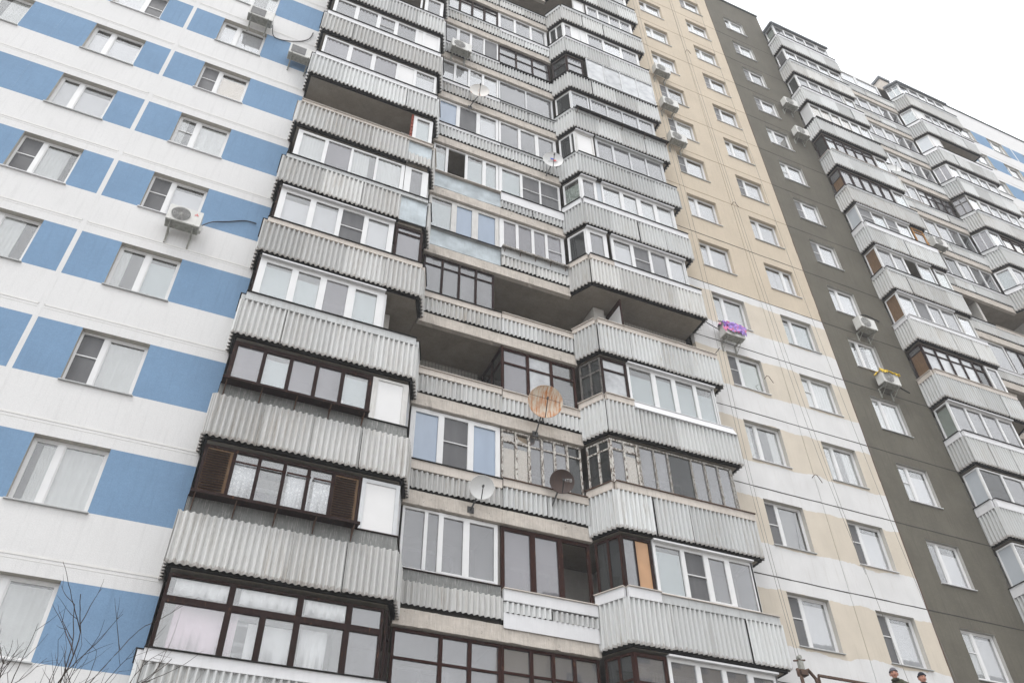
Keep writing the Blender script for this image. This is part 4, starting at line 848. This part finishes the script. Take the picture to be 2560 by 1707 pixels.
# lettering and marks
def text_on(d, s, size, u, v, k, name='lettering'):
    t, P, aim, a, b_ = d
    cu = bpy.data.curves.new(name, 'FONT'); cu.body = s; cu.size = size; cu.extrude = .002; cu.align_x = 'CENTER'; cu.align_y = 'CENTER'
    tmp = bpy.data.objects.new(name, cu); COL.objects.link(tmp); dg = bpy.context.evaluated_depsgraph_get()
    me = bpy.data.meshes.new_from_object(tmp.evaluated_get(dg)); bpy.data.objects.remove(tmp)
    ex = a if a.x > 0 else -a; up = b_ if b_.z > 0 else -b_
    M4 = Matrix.Identity(4)
    for i in range(3): M4[i][0] = ex[i]; M4[i][1] = up[i]; M4[i][2] = aim[i]; M4[i][3] = (ex*u+up*v+aim*.05)[i]
    me.transform(M4); me.materials.clear(); me.materials.append(M[k]); o = bpy.data.objects.new(name, me); COL.objects.link(o); o.parent = t
text_on(d3, 'НТВ', .11, .14, .03, 'ptrim')
text_on(d5, 'ТРИКОЛОР', .06, .0, -.09, 'acg')
t, P, aim, a_, b_ = d5; ex = a_ if a_.x > 0 else -a_; up = b_ if b_.z > 0 else -b_
mk = MB(); q0 = aim*.04+ex*-.10+up*.10
mk.quad(q0, q0+ex*.10+up*.0, q0+ex*.16-up*.07, q0+ex*.05-up*.06, 'bluem'); q1 = q0+ex*.10-up*.08
mk.quad(q1, q1+ex*.10+up*.01, q1+ex*.14-up*.05, q1+ex*.03-up*.06, 'red'); mk.build('emblem', t)

# ------------------------------------------------------------------ cables and ropes
def cable(name, pts, r, k, label, cat='cable', group=None):
    P = [Vector(p) for p in pts]; out_ = []
    for i in range(len(P)-1):
        p0 = P[max(i-1, 0)]; p1 = P[i]; p2 = P[i+1]; p3 = P[min(i+2, len(P)-1)]
        for j in range(6):
            s_ = j/6; out_.append(.5*((2*p1)+(p2-p0)*s_+(2*p0-5*p1+4*p2-p3)*s_*s_+(3*p1-p0-3*p2+p3)*s_**3))
    out_.append(P[-1]); b = MB(); b.tube(out_, r, k, 5); return tag(b.build(name), label, cat, group)
cable('cable', [(-1.58, -.2, 17.85), (-1.35, -.06, 18.3), (-.95, -.03, 18.55), (-.60, -.03, 18.75), (-.30, -.03, 18.78)], .016, 'cable', 'thick black cable from the emblem air conditioner across the blue wall')
cable('cable', [(-1.62, -.2, 28.3), (-1.45, -.04, 27.9), (-.85, -.03, 28.1), (-.42, -.03, 28.55), (-.32, -.03, 29.1)], .016, 'cable', 'loose cable hanging from the air conditioner at the top edge')
cable('cable', [(14.62, -.2, 20.25), (14.15, -.1, 20.6), (13.9, -.06, 21.1), (13.78, -.04, 21.5)], .016, 'cable', 'cable from the purple-wrapped air conditioner to the balcony')
cable('cable', [(22.22, -.2, 20.3), (22.6, -.03, 20.5), (23.1, -.03, 20.35)], .018, 'cable', 'short cable right of the air conditioner with the yellow cloth')
cable('cable', [(22.22, -.2, 23.1), (22.1, -.03, 23.8), (22.4, -.03, 24.05), (23.1, -.03, 23.95)], .02, 'cable', 'dark cable looping above the grey-wall air conditioner')
for i, (xx, z_) in enumerate(((14.35, 36.7), (14.3, 33.8), (14.25, 31.1))):
    cable('cable', [(xx, -.2, z_), (xx-.3, -.05, z_+.05), (xx-.55, -.04, z_+.45)], .014, 'cable', ('cable of the topmost', 'cable of the middle', 'cable of the lowest')[i]+' air conditioner before the beige wall')
for i, (xt, xb, zb, lab) in enumerate(((14.30, 13.78, 8.9, 'left rope of the close pair running down to the work cradle hoist'), (14.50, 13.86, 8.9, 'right rope of the close pair running down to the work cradle hoist'), (16.9, 16.85, 11.6, 'rope hanging mid-way down the beige wall, ending above the workers'),
                                 (17.05, 17.25, 7.2, 'rope reaching the cradle between the two workers'), (18.95, 19.0, 6.4, 'rope beside the edge between beige and grey wall'))):
    tag_ = cable('rope', [(xt+.05, -.12, 49.7), (xt, -.25, 36), (xt, -.35, 24), (xb+(xt-xb)*.4, -.55, 16.5 if zb > 11 else 14.5), (xb, -.95 if zb < 11.7 else -.4, zb)], .0055, 'rope', lab, 'rope')
for i, (x, z, l) in enumerate(((16.2, 18.8, 'small hook under a rope mid-height on the beige band'), (17.0, 15.2, 'bent steel hook between the lower beige bands'), (17.1, 28.3, 'bent hook high on the plain beige wall'), (17.1, 40.6, 'tiny hook near the top of the beige wall'))):
    b = MB(); b.tube([(x, .0, z), (x, -.14, z+.03), (x+.05, -.17, z), (x+.2, -.15, z-.22)], .011, 'hook', 5); tag(b.build('hook'), l, 'hook')

# ------------------------------------------------------------------ things inside the glazed balconies
def cloth(name, x0, x1, y, z0, z1, k, label, cat, folds=5, amp=.02, skew=0, group=None):
    b = MB(); n = 24; mi = b.mi(k); r = random.Random(int(x0*100))
    ph = r.uniform(0, 6)
    for i in range(n+1):
        f = i/n; x = x0+(x1-x0)*f; yy = y+amp*math.sin(f*folds*6.28+ph)
        b.v += [(x, yy, z0+skew*f+r.uniform(-.01, .01)), (x+.01, yy*.5+y*.5, z1), (x+.01, yy*.5+y*.5+.004, z1), (x, yy+.004, z0+skew*f)]
    for i in range(n):
        a = i*4; c = a+4
        for j in range(4): b.f.append((a+j, c+j, c+(j+1) % 4, a+(j+1) % 4)); b.m.append(mi)
    b.f += [(0, 1, 2, 3), (n*4+3, n*4+2, n*4+1, n*4)]; b.m += [mi, mi]
    return tag(b.build(name, None, True), label, cat, group)
Z1 = S(-1)
cloth('bed_linen', .25, 1.35, -.50, Z1+1.2, Z1+2.15, 'sheet', 'pale pink patterned bed sheet drying behind the lowest brown-framed glazing', 'bed sheet', 2, .01, -.05)
cloth('towel', 1.55, 2.35, -.48, Z1+1.2, Z1+2.0, 'linen', 'white sheet drying just right of the pink one', 'towel', 3, .01)
cloth('towel', 2.5, 3.0, -.48, Z1+1.2, Z1+2.05, 'linen', 'narrow white towel drying in the third cell of the lowest glazing', 'towel', 4, .015)
for i, (a, c, l) in enumerate(((.15, 1.15, 'short gathered valance over the pink sheet'), (1.3, 2.4, 'short gathered valance in the second cell of the lowest glazing'), (2.5, 3.35, 'short gathered valance in the third cell of the lowest glazing'))):
    cloth('valance', a, c, -.58, Z1+2.28, Z1+2.6, 'linen', l, 'curtain', 6, .025, 0, 'valances of the lowest glazing')
Z0_ = S(0)
for a, c, l in ((.62, 1.1, 'lace curtain swept aside in the leftmost pane between the shutters'), (1.72, 2.2, 'lace curtain in the third pane between the shutters'), (2.26, 2.68, 'lace curtain beside the right shutter')):
    cloth('lace_curtain', a, c, -.60, Z0_+1.46, Z0_+2.4, 'm', l, 'curtain', 5, .012, .1, 'lace curtains between the shutters')
cloth('rag', 2.35, 2.62, -.60, S(1)+1.55, S(1)+1.75, 'linen', 'small white rag behind the brown-framed balcony panes', 'rag', 2, .02)

# ------------------------------------------------------------------ work cradle and the two workers
t = empty('work_cradle', 'suspended facade work cradle with rusty hoist frame at the bottom edge', 'work cradle', (15.7, -1.0, 7.2))
def fin(b, nm, sm=False):
    b.v = [(p[0]-15.7, p[1]+1.0, p[2]-7.2) for p in b.v]; return b.build(nm, t, sm)
b = MB(); b.box(13.5, 18.3, -1.35, -.65, 7.2, 7.24, 'steel'); fin(b, 'platform')
for yy, nm in ((-1.35, 'rail'), (-.65, 'rail')):
    b = MB(); b.box(13.9, 18.3, yy-.025, yy+.025, 8.4, 8.45, 'hook'); b.box(13.9, 18.3, yy-.02, yy+.02, 7.8, 7.83, 'hook'); fin(b, nm)
for x in (13.9, 15.3, 16.8, 18.3):
    for yy in (-1.35, -.65):
        b = MB(); b.box(x-.02, x+.02, yy-.02, yy+.02, 7.241, 8.4, 'hook'); fin(b, 'post')
b = MB()
b.tube([(13.52, -1.3, 7.25), (13.50, -1.25, 8.35), (13.62, -1.05, 8.62), (13.80, -1.0, 8.60)], .04, 'hook', 6); b.tube([(13.80, -1.0, 8.60), (13.98, -1.0, 8.68), (14.15, -1.0, 8.50), (14.25, -.95, 8.0), (14.25, -.9, 7.3)], .04, 'hook', 6)
b.box(13.7, 13.9, -1.08, -.92, 8.52, 8.64, 'hook'); fin(b, 'hoist_frame')
b = MB(); b.box(13.74, 13.86, -1.04, -.96, 8.66, 8.86, 'acd'); b.tube([(13.62, -1, 8.84), (13.96, -1, 8.90)], .02, 'hook', 6); b.tube([(13.80, -1.05, 8.94), (13.80, -.95, 8.94)], .05, 'acd', 10); fin(b, 'pulley')

def skin_mesh(name, verts, edges, radii, k, parent, root=0, sub=2):
    me = bpy.data.meshes.new(name); me.from_pydata(verts, edges, []); me.materials.append(M[k]); o = bpy.data.objects.new(name, me); COL.objects.link(o)
    md = o.modifiers.new('skin', 'SKIN'); me.update()
    if not me.skin_vertices: me.skin_vertices  # layer created by the modifier
    bm = bmesh.new(); bm.from_mesh(me); L = bm.verts.layers.skin.verify(); bm.verts.ensure_lookup_table()
    for i, v_ in enumerate(bm.verts):
        r_ = radii[i]; v_[L].radius = r_ if isinstance(r_, tuple) else (r_, r_); v_[L].use_root = (i == root)
    bm.to_mesh(me); bm.free()
    s_ = o.modifiers.new('sub', 'SUBSURF'); s_.levels = sub; s_.render_levels = sub; md.use_smooth_shade = True
    o.parent = parent; return o
def person(x, y, z, label, cap_k, coat, lean, turn, extra=None):
    t = empty('person', label, 'person', (x, y, z)); t.rotation_euler = (0, 0, turn)
    lx, ly = lean
    V = [(0, 0, .95), (0, -.01, 1.15), (ly*.3, lx*.4, 1.34), (ly*.6, lx*.8, 1.46), (ly*.8, lx, 1.55),
         (-.12, 0, .88), (-.13, -.03, .50), (-.13, .02, .10), (-.13, -.14, .05), (.12, 0, .88), (.13, -.03, .50), (.13, .02, .10), (.13, -.14, .05),
         (-.20+ly*.5, lx*.5, 1.42), (-.28+ly*.3, lx*.5-.08, 1.14), (-.18, lx*.5-.34, 1.05), (.20+ly*.5, lx*.5, 1.42), (.28+ly*.3, lx*.5-.08, 1.14), (.18, lx*.5-.34, 1.05)]
    E_ = [(0, 1), (1, 2), (2, 3), (3, 4), (0, 5), (5, 6), (6, 7), (7, 8), (0, 9), (9, 10), (10, 11), (11, 12), (3, 13), (13, 14), (14, 15), (3, 16), (16, 17), (17, 18)]
    Rr = [(.17, .12), (.17, .13), (.19, .14), (.13, .10), (.075, .075), (.10, .10), (.075, .075), (.06, .06), (.05, .04), (.10, .10), (.075, .075), (.06, .06), (.05, .04), (.085, .085), (.065, .065), (.05, .05), (.085, .085), (.065, .065), (.05, .05)]
    skin_mesh('body', V, E_, Rr, coat, t)
    hx, hy, hz = ly, lx*1.15-.02, 1.67
    b = MB(); mi = b.mi('skin'); n, mrows = 20, 14
    def hp(th, ph):  # th around, ph from top
        sx, sy, sz = .078, .098, .125
        X = math.sin(ph)*math.sin(th); Y = -math.sin(ph)*math.cos(th); Zc = math.cos(ph)
        f = 1.0
        if Zc < -.2: f = 1-(-Zc-.2)*.28
        px_, py_, pz_ = sx*X*f, sy*Y*f, sz*Zc
        front = max(0, math.cos(th))
        if abs(th) < .35 and -.35 < Zc < .08: py_ -= .028*(1-abs(th)/.35)*(1-abs(Zc+.2)/.3 if abs(Zc+.2) < .3 else 0)
        if .15 < abs(th) < .6 and .0 < Zc < .22: py_ += .010
        if Zc < -.75 and front > .5: py_ -= .012
        return (hx+px_, hy+py_, hz+pz_)
    for j in range(mrows+1):
        for i in range(n):
            th = -math.pi+2*math.pi*i/n; b.v.append(hp(th, math.pi*j/mrows))
    for j in range(mrows):
        for i in range(n): b.f.append((j*n+i, j*n+(i+1) % n, (j+1)*n+(i+1) % n, (j+1)*n+i)); b.m.append(mi)
    hd = b.build('head', t, True)
    for s_ in (-1, 1):
        e = MB(); e.tube([(hx+s_*.078, hy+.02, hz+.02), (hx+s_*.094, hy+.022, hz-.0), (hx+s_*.080, hy+.015, hz-.045)], .014, 'skin', 6); e.build('ear', hd, True)
        e = MB(); e.box(hx+s_*.032-.013, hx+s_*.032+.013, hy-.092, hy-.086, hz+.008, hz+.018, 'steel'); e.build('eye', hd)
        e = MB(); e.tube([(hx+s_*.055, hy-.078, hz+.036), (hx+s_*.02, hy-.097, hz+.040)], .005, 'bark', 4); e.build('eyebrow', hd)
    e = MB(); e.tube([(hx-.025, hy-.086, hz-.062), (hx, hy-.094, hz-.060), (hx+.025, hy-.086, hz-.062)], .006, 'brick', 4); e.build('mouth', hd)
    cp = MB(); mi = cp.mi(cap_k); n2, m2 = 20, 8
    for j in range(m2+1):
        ph = math.pi*.47*j/m2
        for i in range(n2):
            th = 2*math.pi*i/n2; cp.v.append((hx+.090*math.sin(ph)*math.sin(th), hy+.004-.108*math.sin(ph)*math.cos(th), hz+.035+.112*math.cos(ph)))
    for j in range(m2):
        for i in range(n2): cp.f.append((j*n2+i, j*n2+(i+1) % n2, (j+1)*n2+(i+1) % n2, (j+1)*n2+i)); cp.m.append(mi)
    cp.tube([(hx+.092*math.sin(6.283*i/20), hy+.004-.110*math.cos(6.283*i/20), hz+.048) for i in range(21)], .012, cap_k, 6); cp.build('knitted_cap', t, True)
    col = MB(); col.tube([(hx+.075*math.sin(6.283*i/16)*1.0, hy+.03-.07*math.cos(6.283*i/16), hz-.135) for i in range(17)], .028, coat, 6); col.build('collar', t, True)
    for s_ in (-1, 1):   # hands: palm and five fingers closed on the rail
        hxx, hyy, hzz = s_*.18, lx*.5-.36, 1.05
        Vh = [(hxx, hyy, hzz), (hxx, hyy-.05, hzz+.02)]; Eh = [(0, 1)]; Rh = [(.032, .022), (.036, .020)]
        for q in range(4):
            bx = hxx-.027+q*.018; ln = (.85, 1, .95, .75)[q]
            i0 = len(Vh); Vh += [(bx, hyy-.075, hzz+.03), (bx, hyy-.075-.028*ln, hzz+.01), (bx, hyy-.07-.020*ln, hzz-.025)]; Eh += [(1, i0), (i0, i0+1), (i0+1, i0+2)]; Rh += [.010, .009, .008]
        i0 = len(Vh); Vh += [(hxx-s_*.04, hyy-.03, hzz+.0), (hxx-s_*.045, hyy-.065, hzz-.015)]; Eh += [(0, i0), (i0, i0+1)]; Rh += [.011, .009]
        skin_mesh('hand', Vh, Eh, Rh, 'skin', t, 0, 1)
    return t
person(16.75, -1.0, 7.24, 'worker in grey knitted cap and camouflage jacket, bent forward with head down', 'knit', 'olive', (-.18, -.10), R(-40))
person(17.5, -1.02, 7.28, 'worker in dark cap and black jacket, standing upright and looking down', 'navy', 'navy', (-.03, .0), R(-22))

# ------------------------------------------------------------------ bare tree close to the camera
tr = empty('bare_tree', 'leafless thin-twigged tree in the lower left corner', 'tree', (-.9, -9.1, 0))
r = random.Random(11)
tm = MB(); tm.tube([(0, 0, 0), (.02, .02, 1.2), (-.03, 0, 2.2), (.05, .03, 2.9)], .05, 'bark', 8, .03); tm.build('trunk', tr)
bn = MB()
def grow(bm_, p, d, L, rad, depth):
    pts = [p.copy()]; q = p.copy(); dd = d.copy(); N = max(4, int(L/.05))
    kids = []
    for i in range(N):
        dd = (dd+Vector((r.gauss(0, .10), r.gauss(0, .10), r.gauss(.03, .07)))).normalized(); q = q+dd*(L/N); pts.append(q.copy())
        if depth > 0 and i > 0 and r.random() < .27: kids.append((q.copy(), dd.copy(), i/N))
    bm_.tube(pts, rad, 'bark', 5, rad*.35)
    for (kp, kd, f) in kids:
        sd_ = kd.cross(Vector((r.gauss(0, 1), r.gauss(0, 1), r.gauss(0, 1)))).normalized()
        grow(bm_, kp, (kd*.75+sd_*.75+Vector((0, 0, .15))).normalized(), L*(1-f*.5)*r.uniform(.35, .6), rad*(.62-.2*f), depth-1)
for (b0, tip, rad) in (((-.03, 0, 2.2), (-.05, 0, 4.15), .013), ((.0, .01, 2.5), (.35, .05, 4.15), .012), ((.05, .03, 2.9), (.70, .0, 4.28), .011), ((.05, .03, 2.9), (.95, .1, 4.1), .010), ((0, 0, 2.6), (-.22, .0, 4.2), .011), ((.03, .02, 2.7), (.5, -.1, 3.95), .010), ((.05, .03, 2.9), (1.2, .0, 3.85), .010), ((.05, .03, 2.9), (1.1, .0, 4.1), .009), ((.05, .03, 2.85), (1.4, -.05, 3.9), .009)):
    b_ = MB(); v0 = Vector(b0); d_ = Vector(tip)-v0
    grow(b_, v0, d_.normalized(), d_.length*.97, rad*.75, 2); b_.build('branch', tr)

# ------------------------------------------------------------------ haze
hz_ = MB(); hz_.box(-60, 90, -70, 40, -1.6, 60, 'ground'); ho = hz_.build('haze'); tag(ho, kind='stuff')
mt = bpy.data.materials.new('haze'); mt.use_nodes = True; t_ = mt.node_tree; t_.nodes.clear()
o_ = t_.nodes.new('ShaderNodeOutputMaterial'); pv = t_.nodes.new('ShaderNodeVolumePrincipled'); pv.inputs['Color'].default_value = (.96, .97, 1, 1); pv.inputs['Density'].default_value = .0013
t_.links.new(pv.outputs[0], o_.inputs['Volume']); ho.data.materials.clear(); ho.data.materials.append(mt)
